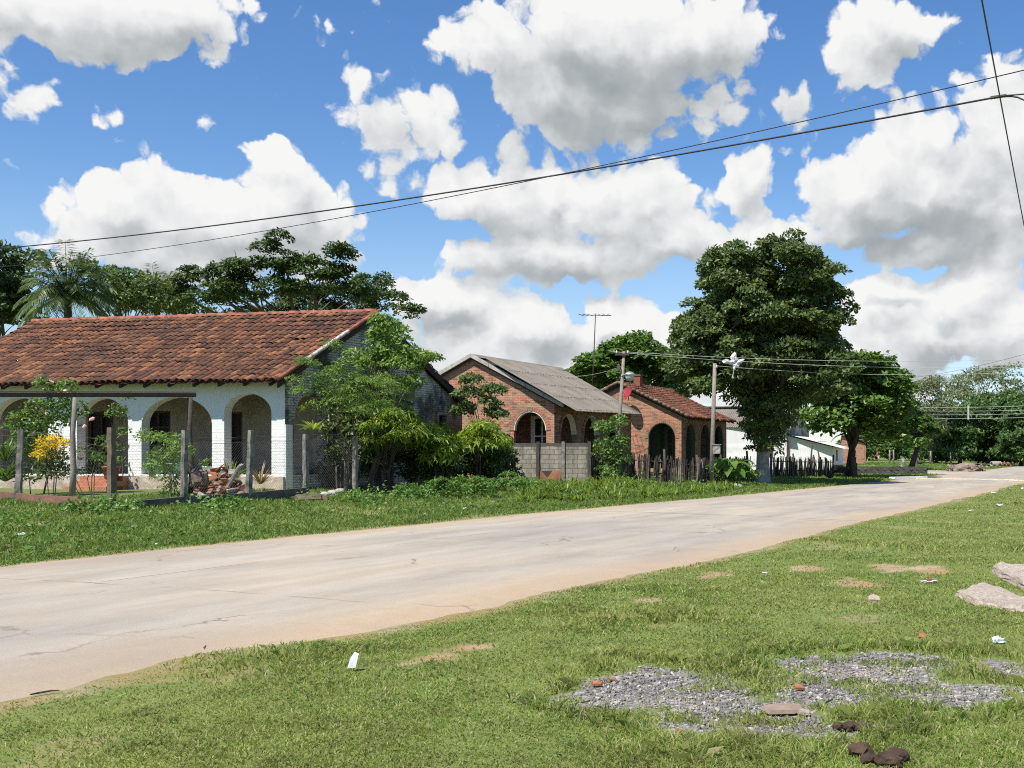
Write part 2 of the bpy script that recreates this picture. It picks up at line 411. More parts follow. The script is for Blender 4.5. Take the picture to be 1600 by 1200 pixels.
def tree(name, base, blobs, label, cat, leafmat, barkmat, L, per_area, r_trunk, fork=.45, group=None, aspect=.5, clump=.5, jag=.35,
         fill=.25, low=-.55, hang=0.0, nlimb=9, upbias=.35, lean=(0, 0), droop=.0, stems=1):
    base = Vector(base); t = empty(name, base, label, cat, group)
    mb = MB(); bs = sorted(blobs, key=lambda b: -b[3])[:nlimb]
    top = max(b[2] for b in blobs); low_z = min(b[2] for b in blobs)
    cxy = Vector((sum(b[0] for b in blobs) / len(blobs), sum(b[1] for b in blobs) / len(blobs), 0))
    for k in range(stems):
        off = Vector((random.uniform(-1, 1), random.uniform(-1, 1), 0)) * (0.0 if stems == 1 else .35)
        fz = base.z + (low_z - base.z) * fork + .3
        fk = Vector((base.x + (cxy.x - base.x) * .4 + lean[0], base.y + (cxy.y - base.y) * .4 + lean[1], max(fz, base.z + .4))) + off
        b0 = base + off * .6 - Vector((0, 0, .12))
        pts = [b0, b0.lerp(fk, .04) , b0.lerp(fk, .3), b0.lerp(fk, .65), fk]
        mb.tube(pts, [r_trunk * 1.55, r_trunk * 1.25, r_trunk, r_trunk * .9, r_trunk * .8], 10)
        for b in bs[k::stems]:
            q = limb(mb, fk, (b[0], b[1], b[2]), r_trunk * .55, r_trunk * .1, .1)
            for j in range(2):
                e = Vector(b[:3]) + Vector(rand_dir(1)[0]) * b[3] * .8
                limb(mb, q[3 + j], e, r_trunk * .2, r_trunk * .04, .1, 4, 5)
    mb.build('trunk', barkmat, t, True)
    a = clump_leaves(blobs, per_area, L, aspect, fill, clump, upbias, jag, low, hang)
    leaf_obj('crown', *a, leafmat, t, droop)
    return t
# ================================================================ materials
def mat(name, base=(.5, .5, .5), rough=.8, spec=.3):
    m = bpy.data.materials.new(name); m.use_nodes = True
    t = NT(m.node_tree); b = t.n['Principled BSDF']
    b.inputs['Base Color'].default_value = (*base, 1); b.inputs['Roughness'].default_value = rough
    b.inputs['Specular IOR Level'].default_value = spec
    return m, t, b
def bump(t, b, h, strength=.4, dist=.02):
    nd = t.new('ShaderNodeBump'); nd.inputs['Strength'].default_value = strength; nd.inputs['Distance'].default_value = dist
    t.put(nd.inputs['Height'], h); t.put(b.inputs['Normal'], nd.outputs[0])
def oc(t): return t.new('ShaderNodeTexCoord').outputs['Object']
def geo(t): return t.new('ShaderNodeNewGeometry').outputs
def plain(name, base, rough=.8, var=.25, scale=6.0, spec=.3, bmp=0.0, metal=0.0, stain=None, stain_lo=.55, stain_hi=.75):
    m, t, b = mat(name, base, rough, spec); v = geo(t)['Position']
    n = t.noise(v, scale, 5, .6); c = t.hsv((*base, 1), .5, 1, t.mr(n, .25, .75, 1 - var, 1 + var))
    if stain is not None: c = t.mix(t.mr(t.noise(v, scale * .6, 5, .65), stain_lo, stain_hi), c, stain)
    t.put(b.inputs['Base Color'], c); b.inputs['Metallic'].default_value = metal
    if bmp: bump(t, b, t.noise(v, scale * 4, 5, .65), bmp, .02)
    return m
def brick_nodes(t, v, w, h, mortar, c1, c2, cm, smooth=.1, off=.5):
    nd = t.new('ShaderNodeTexBrick'); t.put(nd.inputs['Vector'], v); nd.offset = off
    nd.inputs['Scale'].default_value = 1; nd.inputs['Brick Width'].default_value = w; nd.inputs['Row Height'].default_value = h
    nd.inputs['Mortar Size'].default_value = mortar; nd.inputs['Mortar Smooth'].default_value = smooth; nd.inputs['Bias'].default_value = -.1
    for k, c in (('Color1', c1), ('Color2', c2), ('Mortar', cm)): t.put(nd.inputs[k], (*c, 1))
    return nd.outputs['Color'], nd.outputs['Fac']
def wobble(t, v, a=.012, s=9): return t.vmath('MULTIPLY_ADD', t.vmath('SUBTRACT', t.noise(v, s, 2, .5, 'Color'), (.5, .5, .5)), (a, a, 0), v)

def red_brick(name, c1, c2, cm, grime):
    m, t, b = mat(name, c1, .9, .15); v = oc(t); vw = wobble(t, v)
    c, f = brick_nodes(t, vw, .25, .078, .010, c1, c2, cm)
    n = t.noise(v, 1.6, 5, .65); n2 = t.noise(v, 30, 3, .6)
    c = t.hsv(c, t.mr(t.noise(v, 5, 2, .5), .3, .7, .488, .512), 1, t.mr(n2, .2, .8, .62, 1.4))
    cell = t.new('ShaderNodeTexWhiteNoise'); cell.noise_dimensions = '2D'
    sx = t.new('ShaderNodeSeparateXYZ'); t.put(sx.inputs[0], vw); row = t.math('FLOOR', t.math('DIVIDE', sx.outputs[1], .078))
    cx = t.new('ShaderNodeCombineXYZ'); t.put(cx.inputs[0], t.math('FLOOR', t.math('DIVIDE', t.math('MULTIPLY_ADD', t.math('MODULO', row, 2.0), .125, sx.outputs[0]), .25))); t.put(cx.inputs[1], row)
    t.put(cell.inputs['Vector'], cx.outputs[0])
    c = t.mix(t.math('MULTIPLY', t.mr(cell.outputs[0], .72, 1.0), .75), c, (.42, .27, .19))
    c = t.mix(t.math('MULTIPLY', t.mr(cell.outputs[0], .25, 0.0), .7), c, (.12, .045, .03))
    c = t.mix(t.math('MULTIPLY', t.mr(n, .48, .72), .75), c, grime)
    t.put(b.inputs['Base Color'], c)
    bump(t, b, t.math('MULTIPLY_ADD', n2, .5, t.math('SUBTRACT', 1.0, f)), .7, .012); return m
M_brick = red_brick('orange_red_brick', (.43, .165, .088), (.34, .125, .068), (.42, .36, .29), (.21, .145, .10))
M_brick_dark = red_brick('shaded_red_brick', (.30, .138, .085), (.235, .10, .064), (.26, .225, .19), (.13, .10, .075))  # darker copy of the sunlit brick, side-wall shade put into its colour
M_ring = plain('soot_grey_arch_brick', (.20, .155, .12), .9, .4, 8, bmp=.4, stain=(.42, .17, .095), stain_lo=.42, stain_hi=.55)
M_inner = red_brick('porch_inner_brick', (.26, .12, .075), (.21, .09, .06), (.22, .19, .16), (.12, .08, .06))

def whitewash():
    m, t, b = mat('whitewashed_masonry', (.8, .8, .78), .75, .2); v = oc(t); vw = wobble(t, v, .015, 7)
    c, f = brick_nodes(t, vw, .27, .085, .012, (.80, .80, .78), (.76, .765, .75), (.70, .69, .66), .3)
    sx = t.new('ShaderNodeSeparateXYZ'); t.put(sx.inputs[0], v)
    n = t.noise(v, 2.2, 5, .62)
    c = t.mix(t.mr(sx.outputs[1], 1.8, 2.2), c, (.66, .67, .66))  # plain plaster above, its colour darkened to stand in for eave shade
    c = t.mix(t.math('MULTIPLY', t.mr(n, .56, .75), .35), c, (.50, .49, .45))
    c = t.mix(t.math('MULTIPLY', t.mr(t.math('MULTIPLY_ADD', n, .5, sx.outputs[1]), .5, .12), .5), c, (.33, .27, .20))
    st = t.noise(t.map(v, scale=(3.5, .35, 1)), 1.6, 5, .6)
    c = t.mix(t.math('MULTIPLY', t.mr(st, .54, .78), .28), c, (.36, .36, .33))
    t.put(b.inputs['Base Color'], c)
    hgt = t.math('MULTIPLY_ADD', t.math('SUBTRACT', 1.0, f), t.mr(sx.outputs[1], 2.1, 1.75, 0, 1), t.math('MULTIPLY', t.noise(v, 14, 5, .6), .5))
    bump(t, b, hgt, .75, .016); return m
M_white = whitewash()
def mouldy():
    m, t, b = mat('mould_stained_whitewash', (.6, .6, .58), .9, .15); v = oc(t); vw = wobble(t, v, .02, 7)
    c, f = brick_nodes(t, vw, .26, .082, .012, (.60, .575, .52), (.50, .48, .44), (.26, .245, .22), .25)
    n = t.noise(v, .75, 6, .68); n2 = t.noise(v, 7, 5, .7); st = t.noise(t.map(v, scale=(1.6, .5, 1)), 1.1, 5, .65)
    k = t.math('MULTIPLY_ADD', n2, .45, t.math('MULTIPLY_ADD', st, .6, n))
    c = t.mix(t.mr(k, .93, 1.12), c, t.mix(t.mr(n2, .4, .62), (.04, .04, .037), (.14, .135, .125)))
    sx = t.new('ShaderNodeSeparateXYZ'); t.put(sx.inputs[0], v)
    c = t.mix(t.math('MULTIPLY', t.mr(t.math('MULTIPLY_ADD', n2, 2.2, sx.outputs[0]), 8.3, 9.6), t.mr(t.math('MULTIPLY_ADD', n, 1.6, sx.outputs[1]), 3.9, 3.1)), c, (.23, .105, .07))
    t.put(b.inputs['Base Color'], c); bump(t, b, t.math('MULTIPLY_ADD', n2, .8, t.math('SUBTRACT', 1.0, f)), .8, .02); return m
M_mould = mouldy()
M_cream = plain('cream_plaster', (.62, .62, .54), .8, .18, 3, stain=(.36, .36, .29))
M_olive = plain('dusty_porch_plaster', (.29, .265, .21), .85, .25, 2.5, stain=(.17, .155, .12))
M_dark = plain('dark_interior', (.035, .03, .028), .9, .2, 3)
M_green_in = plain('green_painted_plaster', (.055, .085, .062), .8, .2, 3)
M_floor = plain('red_cement_floor', (.30, .14, .09), .6, .3, 4)

def tiles(name, cols, dark, lichen):
    m, t, b = mat(name, cols[1], .8, .25); g = geo(t); v = g['Position']
    c = t.ramp(g['Random Per Island'], [(0, cols[0]), (.35, cols[1]), (.6, cols[2]), (.85, cols[3]), (1, cols[4])])
    n = t.noise(v, 9, 5, .65); n2 = t.noise(v, .55, 3, .5)
    c = t.mix(t.math('MULTIPLY', t.mr(t.math('MULTIPLY_ADD', n2, .55, n), .66, .95), .85), c, dark)
    c = t.mix(t.math('MULTIPLY', t.mr(t.noise(v, 26, 3, .6), .6, .75), .35), c, lichen)
    t.put(b.inputs['Base Color'], c); bump(t, b, t.noise(v, 60, 4, .6), .3, .008); return m
M_tile = tiles('clay_roof_tile', [(.072, .034, .021), (.128, .054, .030), (.175, .073, .037), (.225, .094, .045), (.32, .145, .068)], (.05, .03, .025), (.30, .22, .16))
M_tile2 = tiles('small_clay_roof_tile', [(.20, .075, .042), (.30, .108, .055), (.36, .145, .072), (.25, .085, .048), (.42, .20, .11)], (.055, .04, .032), (.36, .28, .2))
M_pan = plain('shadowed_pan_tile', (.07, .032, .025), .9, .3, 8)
M_ridge = plain('ridge_tile_clay', (.29, .095, .055), .8, .5, 4, stain=(.13, .065, .05), stain_lo=.48, stain_hi=.62)
M_limey = plain('lime_mortar_patch', (.50, .45, .41), .9, .3, 9, stain=(.28, .12, .08), stain_lo=.5, stain_hi=.62)
def corr():
    m, t, b = mat('weathered_fibre_cement', (.3, .27, .23), .9, .2); v = oc(t)
    n = t.noise(v, .9, 6, .65); st = t.noise(t.map(v, scale=(6, .5, 1)), 1.4, 4, .6)
    c = t.ramp(n, [(.25, (.13, .115, .095)), (.5, (.205, .18, .148)), (.75, (.275, .242, .20))])
    c = t.mix(t.math('MULTIPLY', t.mr(st, .45, .7), .5), c, (.17, .155, .14))
    c = t.mix(t.math('MULTIPLY', t.mr(t.noise(v, 14, 4, .6), .62, .75), .5), c, (.10, .095, .088))
    t.put(b.inputs['Base Color'], c); bump(t, b, t.noise(v, 40, 4, .6), .3, .008); return m
M_corr = corr()
M_zinc = plain('pale_metal_sheet', (.62, .60, .57), .5, .15, 2, metal=.2, stain=(.36, .30, .26))
M_bolt = plain('rusty_bolt', (.07, .05, .045), .8, .2)
M_wood = plain('weathered_dark_timber', (.075, .058, .045), .9, .4, 9, bmp=.5)
M_rafter = plain('dark_rafter_timber', (.05, .034, .026), .9, .3, 8)
def sticks():
    m, t, b = mat('weathered_grey_stick', (.1, .09, .08), .9, .15); g = geo(t); v = g['Position']
    c = t.ramp(g['Random Per Island'], [(0, (.022, .018, .015)), (.5, (.05, .042, .036)), (.8, (.10, .088, .075)), (1, (.24, .215, .185))])
    n = t.noise(t.map(v, scale=(1, 1, .25)), 16, 4, .6); c = t.hsv(c, .5, 1, t.mr(n, .25, .75, .5, 1.5)); t.put(b.inputs['Base Color'], c); return m
M_paling = sticks()
M_pole = plain('grey_timber_pole', (.23, .20, .165), .9, .3, 7, bmp=.4)
M_post = plain('lichen_grey_concrete_post', (.21, .195, .17), .9, .4, 7, bmp=.6, stain=(.085, .08, .07), stain_lo=.48, stain_hi=.66)
M_rustpost = plain('rust_streaked_concrete_post', (.13, .105, .075), .9, .4, 6, bmp=.6, stain=(.36, .20, .04), stain_lo=.56, stain_hi=.64)
M_redwall = plain('faded_red_rendered_kerb', (.21, .105, .08), .9, .3, 4, bmp=.5, stain=(.14, .10, .08))
M_darkwall = plain('mossy_dark_concrete_kerb', (.10, .095, .082), .9, .4, 5, bmp=.5)
def blocks():
    m, t, b = mat('grey_concrete_block', (.35, .33, .29), .92, .15); v = oc(t); vw = wobble(t, v, .01, 6)
    c, f = brick_nodes(t, vw, .42, .205, .012, (.30, .272, .222), (.235, .212, .175), (.11, .10, .085), .15)
    n = t.noise(v, 22, 4, .6); c = t.hsv(c, .5, 1, t.mr(n, .25, .75, .75, 1.25))
    c = t.mix(t.math('MULTIPLY', t.mr(t.noise(t.map(v, scale=(2.5, .7, 1)), 1.4, 5, .65), .44, .66), .75), c, (.10, .09, .075))
    t.put(b.inputs['Base Color'], c); bump(t, b, t.math('MULTIPLY_ADD', n, .6, t.math('SUBTRACT', 1.0, f)), .7, .012); return m
M_block = blocks()
M_cap = plain('sooty_block_course', (.075, .07, .06), .92, .35, 7, bmp=.4)
M_rustsheet = plain('rusty_metal_sheet', (.20, .095, .045), .8, .4, 3, bmp=.3, stain=(.12, .055, .035), metal=.1)
M_metal = plain('galvanised_wire', (.10, .095, .09), .7, .2, 3, metal=.2)
M_wire = plain('dark_cable', (.035, .032, .034), .6, .1, 3)
M_palewire = plain('pale_cable', (.42, .42, .40), .6, .1, 3)
M_alum = plain('aluminium', (.55, .56, .56), .4, .1, 3, metal=.7)
M_ceram = plain('white_ceramic', (.75, .74, .70), .3, .1, 3, spec=.5)
M_dish = plain('red_painted_dish', (.27, .03, .032), .5, .15, 3)
M_window_white = plain('white_window_paint', (.70, .70, .66), .6, .1, 4)
M_rust_door = plain('dark_red_paint', (.20, .04, .035), .7, .2, 4)
M_redbase = plain('dark_red_wall_base', (.20, .075, .06), .85, .3, 4)
mg, tg, bgl = mat('dark_window_glass', (.02, .025, .028), .12, .5); M_glass = mg
mg, tg, bgl = mat('lamp_glass', (.38, .45, .42), .25, .5); M_lampglass = mg
M_plastic = plain('white_plastic', (.55, .55, .54), .5, .15, 8)
M_paper = plain('white_paper', (.42, .43, .44), .7, .06, 8)
M_pot_green = plain('blue_green_pot', (.16, .30, .25), .5, .2, 5)
M_pot_red = plain('red_plastic_pot', (.40, .06, .05), .5, .2, 5)
M_earth = plain('dry_brown_earth', (.11, .095, .055), .95, .4, 6, bmp=.7)
M_dung = plain('dark_brown_dung', (.065, .04, .025), .85, .5, 12, bmp=.8)
M_shard = plain('orange_clay_shard', (.30, .12, .052), .9, .5, 25, bmp=.4, stain=(.20, .15, .10))
M_rubbrick = plain('broken_red_brick', (.25, .10, .06), .9, .5, 9, bmp=.5, stain=(.25, .21, .17), stain_lo=.45, stain_hi=.6)
M_rubgrey = plain('broken_grey_mortar', (.34, .315, .28), .9, .4, 8, bmp=.5)
M_rubdark = plain('rotten_dark_timber_end', (.13, .10, .08), .9, .5, 8, bmp=.5)
M_slab = plain('broken_pinkish_concrete', (.42, .345, .275), .95, .45, 22, bmp=1.0, stain=(.56, .50, .43))
M_stone = plain('grey_field_stone', (.36, .35, .33), .9, .35, 6, bmp=.6)
M_cull = plain('whitewashed_kerb', (.78, .77, .73), .8, .1, 5)

def foliage(name, c0, c1, c2, trans=.28, rough=.45, spec=.4, tcol=None):
    """leaf colours run c0 (darkest leaf) .. c2 (palest leaf), picked leaf by leaf"""
    m = bpy.data.materials.new(name); m.use_nodes = True; t = NT(m.node_tree); b = t.n['Principled BSDF']; g = geo(t)
    c = t.ramp(g['Random Per Island'], [(0, c0), (.55, c1), (1, c2)])
    c = t.hsv(c, .5, 1, t.mr(t.noise(g['Position'], .9, 2, .5), .3, .7, .82, 1.18))
    t.put(b.inputs['Base Color'], c); b.inputs['Roughness'].default_value = rough; b.inputs['Specular IOR Level'].default_value = spec
    tr = t.new('ShaderNodeBsdfTranslucent'); t.put(tr.inputs[0], t.hsv(c, .485, 1.15, 1.7))
    mx = t.new('ShaderNodeMixShader'); mx.inputs[0].default_value = trans
    t.put(mx.inputs[1], b.outputs[0]); t.put(mx.inputs[2], tr.outputs[0]); t.put(t.n['Material Output'].inputs[0], mx.outputs[0])
    return m
L_big = foliage('big_tree_leaves', (0.046, 0.074, 0.022), (0.081, 0.127, 0.031), (0.136, 0.183, 0.053))
L_almond = foliage('almond_leaves', (0.043, 0.090, 0.017), (0.081, 0.160, 0.026), (0.145, 0.225, 0.049), .25)
L_acacia = foliage('dark_feathery_leaves', (0.033, 0.060, 0.017), (0.054, 0.093, 0.022), (0.083, 0.135, 0.033), .25)
L_olive = foliage('olive_leaves', (0.060, 0.099, 0.027), (0.099, 0.150, 0.042), (0.150, 0.195, 0.063), .3)
L_palm = foliage('palm_leaflets', (0.068, 0.105, 0.038), (0.105, 0.158, 0.060), (0.173, 0.217, 0.090), .25)
L_pale = foliage('pale_thin_leaves', (0.094, 0.125, 0.053), (0.150, 0.181, 0.081), (0.213, 0.237, 0.125), .3)
L_woods = foliage('woodland_leaves', (0.042, 0.087, 0.022), (0.069, 0.132, 0.033), (0.112, 0.188, 0.054), .25)
L_mango = foliage('young_mango_leaves', (.07, .135, .016), (.17, .265, .030), (.36, .42, .06), .4)
L_feather = foliage('leucaena_leaflets', (.085, .155, .032), (.145, .235, .048), (.22, .30, .075), .4)
L_shrub = foliage('shrub_leaves', (0.059, 0.119, 0.025), (0.098, 0.175, 0.035), (0.154, 0.238, 0.056), .3)
L_yellow = foliage('yellow_croton_leaves', (.46, .33, .015), (.62, .47, .02), (.72, .58, .06), .35)
L_bromel = foliage('strap_leaves', (0.105, 0.175, 0.031), (0.182, 0.266, 0.049), (0.308, 0.364, 0.084), .35)
L_straw = foliage('straw_coloured_leaves', (.20, .16, .05), (.28, .22, .08), (.34, .22, .08), .3)
L_weed = foliage('weed_leaves', (0.068, 0.150, 0.030), (0.112, 0.217, 0.042), (0.180, 0.285, 0.068), .35)
L_lily = foliage('lily_strap_leaves', (.05, .10, .02), (.115, .19, .032), (.24, .29, .07), .4)
L_banana = foliage('broad_plant_leaves', (0.070, 0.140, 0.028), (0.112, 0.210, 0.042), (0.210, 0.308, 0.084), .35)
M_flower = plain('pale_pink_petals', (.72, .42, .42), .6, .2, 8)
M_bark = plain('brown_bark', (.11, .085, .062), .95, .4, 6, bmp=.7)
M_bark_pale = plain('pale_twig_bark', (.13, .11, .085), .95, .3, 6, bmp=.5)
M_bark_dark = plain('black_brown_bark', (.05, .04, .032), .95, .4, 6, bmp=.7)
def limed():
    m, t, b = mat('bark_with_lime_washed_foot', (.1, .08, .06), .95, .15); g = geo(t); v = g['Position']
    sx = t.new('ShaderNodeSeparateXYZ'); t.put(sx.inputs[0], v); n = t.noise(v, 4, 5, .6)
    f = t.mr(t.math('MULTIPLY_ADD', n, .5, sx.outputs[2]), 2.0, 1.9)
    c = t.mix(f, t.mix(n, (.05, .04, .03), (.13, .10, .08)), t.mix(t.mr(n, .35, .7), (.36, .35, .33), (.16, .15, .14)))
    t.put(b.inputs['Base Color'], c); bump(t, b, t.noise(v, 12, 5, .7), .7, .03); return m
M_limed = limed()
# ================================================================ ground, road, grass, gravel
def vnoise(X, Y, s, seed=0):
    X, Y = np.asarray(X) * s + seed * 17.3, np.asarray(Y) * s + seed * 5.7
    xi, yi = np.floor(X), np.floor(Y); fx, fy = X - xi, Y - yi; fx = fx * fx * (3 - 2 * fx); fy = fy * fy * (3 - 2 * fy)
    def h(a, b):
        q = np.sin(a * 127.1 + b * 311.7 + seed * 74.7) * 43758.5453; return q - np.floor(q)
    return (h(xi, yi) * (1 - fx) + h(xi + 1, yi) * fx) * (1 - fy) + (h(xi, yi + 1) * (1 - fx) + h(xi + 1, yi + 1) * fx) * fy
def fbm(X, Y, s, seed=0, o=4):
    r = 0; a = .5
    for k in range(o): r = r + a * vnoise(X, Y, s * 2 ** k, seed + k); a *= .5
    return r / (1 - .5 ** o)
LE = [(-30, 14.9), (5, 14.75), (11, 14.6), (17, 14.7), (25.5, 14.55), (40.3, 13.6), (68.6, 12.5), (78, 12.4), (130, 12.2), (400, 12)]
RE = [(-30, 6.6), (3, 6.5), (4.9, 6.5), (6.96, 6.72), (8.4, 6.1), (10.9, 5.98), (13.5, 5.76), (17.8, 5.36), (23.9, 5.3), (40, 4.95), (61, 4.6), (130, 4.2), (400, 4)]
def edges(s):
    s = np.asarray(s, float); z = 0 * s
    le = np.interp(s, *zip(*LE)) + .32 * (fbm(s, z, .55, 3) - .5) + .22 * (fbm(s, z + 3, 2.5, 5) - .5)
    re = np.interp(s, *zip(*RE)) + .42 * (fbm(s, z + 9, .5, 8) - .5) + .22 * (fbm(s, z + 5, 2.3, 9) - .5)
    return le, re
def px_ell(x, y, rx, ry):
    p = G(x, y); Z = p.y; return (p.x, p.y, rx / F * Z, ry * Z * Z / (F * 1.57))
BARE = [px_ell(a[0], a[1], a[2] * .85, a[3] * .85) for a in ((1120, 897, 34, 8), (1105, 902, 22, 5), (1255, 889, 42, 6), (1340, 912, 45, 10), (1385, 886, 45, 9), (1448, 889, 40, 8), (1010, 938, 42, 7),
        (745, 1012, 62, 9), (690, 1026, 40, 7), (950, 963, 26, 5), (640, 1036, 28, 5), (1330, 905, 20, 6), (1180, 965, 16, 4), (60, 818, 26, 3), (40, 822, 30, 3))]
GRAV = [px_ell(*a) for a in ((1010, 1072, 95, 30), (1110, 1090, 80, 32), (1190, 1118, 130, 36), (1240, 1140, 95, 20), (1330, 1050, 120, 30), (1410, 1036, 70, 18), (1480, 1082, 120, 22), (1578, 1048, 40, 22), (930, 1095, 70, 12), (1300, 1090, 90, 22))]
def ell_mask(X, Y, lst, wob=.62, s=2.2, seed=2):
    m = np.full(np.shape(X), -9.0)
    n = (fbm(X, Y, s, seed) - .5) * 2 + (fbm(X, Y, s * 4.3, seed + 7, 3) - .5) * 1.1
    for cx, cy, rx, ry in lst: m = np.maximum(m, 1 - np.sqrt(((X - cx) / rx) ** 2 + ((Y - cy) / ry) ** 2))
    return m + wob * n
def axis(lo_dense, hi_dense, step, far_lo, far_hi, grow=1.09):
    a = list(np.arange(lo_dense, hi_dense, step)); d = step; v = a[-1]
    while v < far_hi: d *= grow; v += d; a.append(v)
    d = step; v = a[0]; b = []
    while v > far_lo: d *= grow; v -= d; b.append(v)
    return np.array(b[::-1] + a)
def build_ground():
    xs = axis(-16, 12, .16, -5000, 5000, 1.07); ys = axis(4, 21, .14, -3000, 7000, 1.05)
    X, Y = np.meshgrid(xs, ys); H = gh(X, Y); s, l = along(X, Y), lat(X, Y); le, re = edges(s)
    H = H - .055 * ss(0, .35, l - re - .12) * ss(0, .35, le - .12 - l) * ss(400, 300, np.abs(s))
    gm = ell_mask(X, Y, GRAV); H = H - .012 * ss(-.1, .1, gm)
    V = np.stack([X, Y, H], -1).reshape(-1, 3); ny, nx = X.shape
    i = np.arange(ny - 1)[:, None] * nx + np.arange(nx - 1)[None]
    Fc = np.stack([i, i + 1, i + nx + 1, i + nx], -1).reshape(-1, 4)
    me = np_mesh('ground', V, Fc, True)
    for nm, val in (('bare', np.maximum(ss(-.25, .35, ell_mask(X, Y, BARE)) * .95, np.maximum(.55 * ss(.58, .76, fbm(X, Y, .8, 55)), .75 * ss(.5, 0, np.minimum(np.abs(l - re), np.abs(l - le)))))), ('gravel', ss(-.22, .2, gm)), ('verge', ss(15, 15.6, l))):
        at = me.attributes.new(nm, 'FLOAT', 'POINT'); at.data.foreach_set('value', np.ascontiguousarray(val.ravel(), np.float32))
    m, t, b = mat('earth_and_turf', (.1, .1, .05), .95, .1); v = geo(t)['Position']
    def at(nm): nd = t.new('ShaderNodeAttribute'); nd.attribute_name = nm; return nd.outputs['Fac']
    n = t.noise(v, .5, 5, .6); n2 = t.noise(v, 7, 5, .65); n3 = t.noise(v, 55, 3, .6)
    c = t.mix(t.mr(n, .35, .65), (.125, .17, .04), (.155, .19, .055)); c = t.mix(t.math('MULTIPLY', t.mr(n2, .5, .75), .6), c, (.17, .145, .075))
    c = t.hsv(c, .5, 1, t.mr(n3, .2, .8, .6, 1.4))
    soil = t.mix(t.mr(n2, .35, .65), (.28, .205, .125), (.37, .29, .195)); soil = t.mix(t.mr(t.noise(v, .9, 3, .5), .45, .6), soil, (.33, .21, .115))
    c = t.mix(t.mr(t.math('MULTIPLY_ADD', t.math('SUBTRACT', n2, .5), .8, at('bare')), .35, .95), c, soil)
    gv = t.vor(v, 34, 'F1', 'Color'); gs = t.new('ShaderNodeSeparateColor'); t.put(gs.inputs[0], gv)
    grav = t.ramp(gs.outputs[0], [(0, (.12, .115, .11)), (.6, (.20, .19, .18)), (.9, (.30, .285, .265)), (1, (.44, .41, .37))])
    c = t.mix(t.mr(t.math('MULTIPLY_ADD', t.math('SUBTRACT', n2, .5), .5, at('gravel')), .35, .6), c, grav)
    t.put(b.inputs['Base Color'], c)
    bump(t, b, t.math('MULTIPLY_ADD', n3, .6, n2), .6, .03)
    tag(link('ground', me, m), kind='structure')
build_ground()

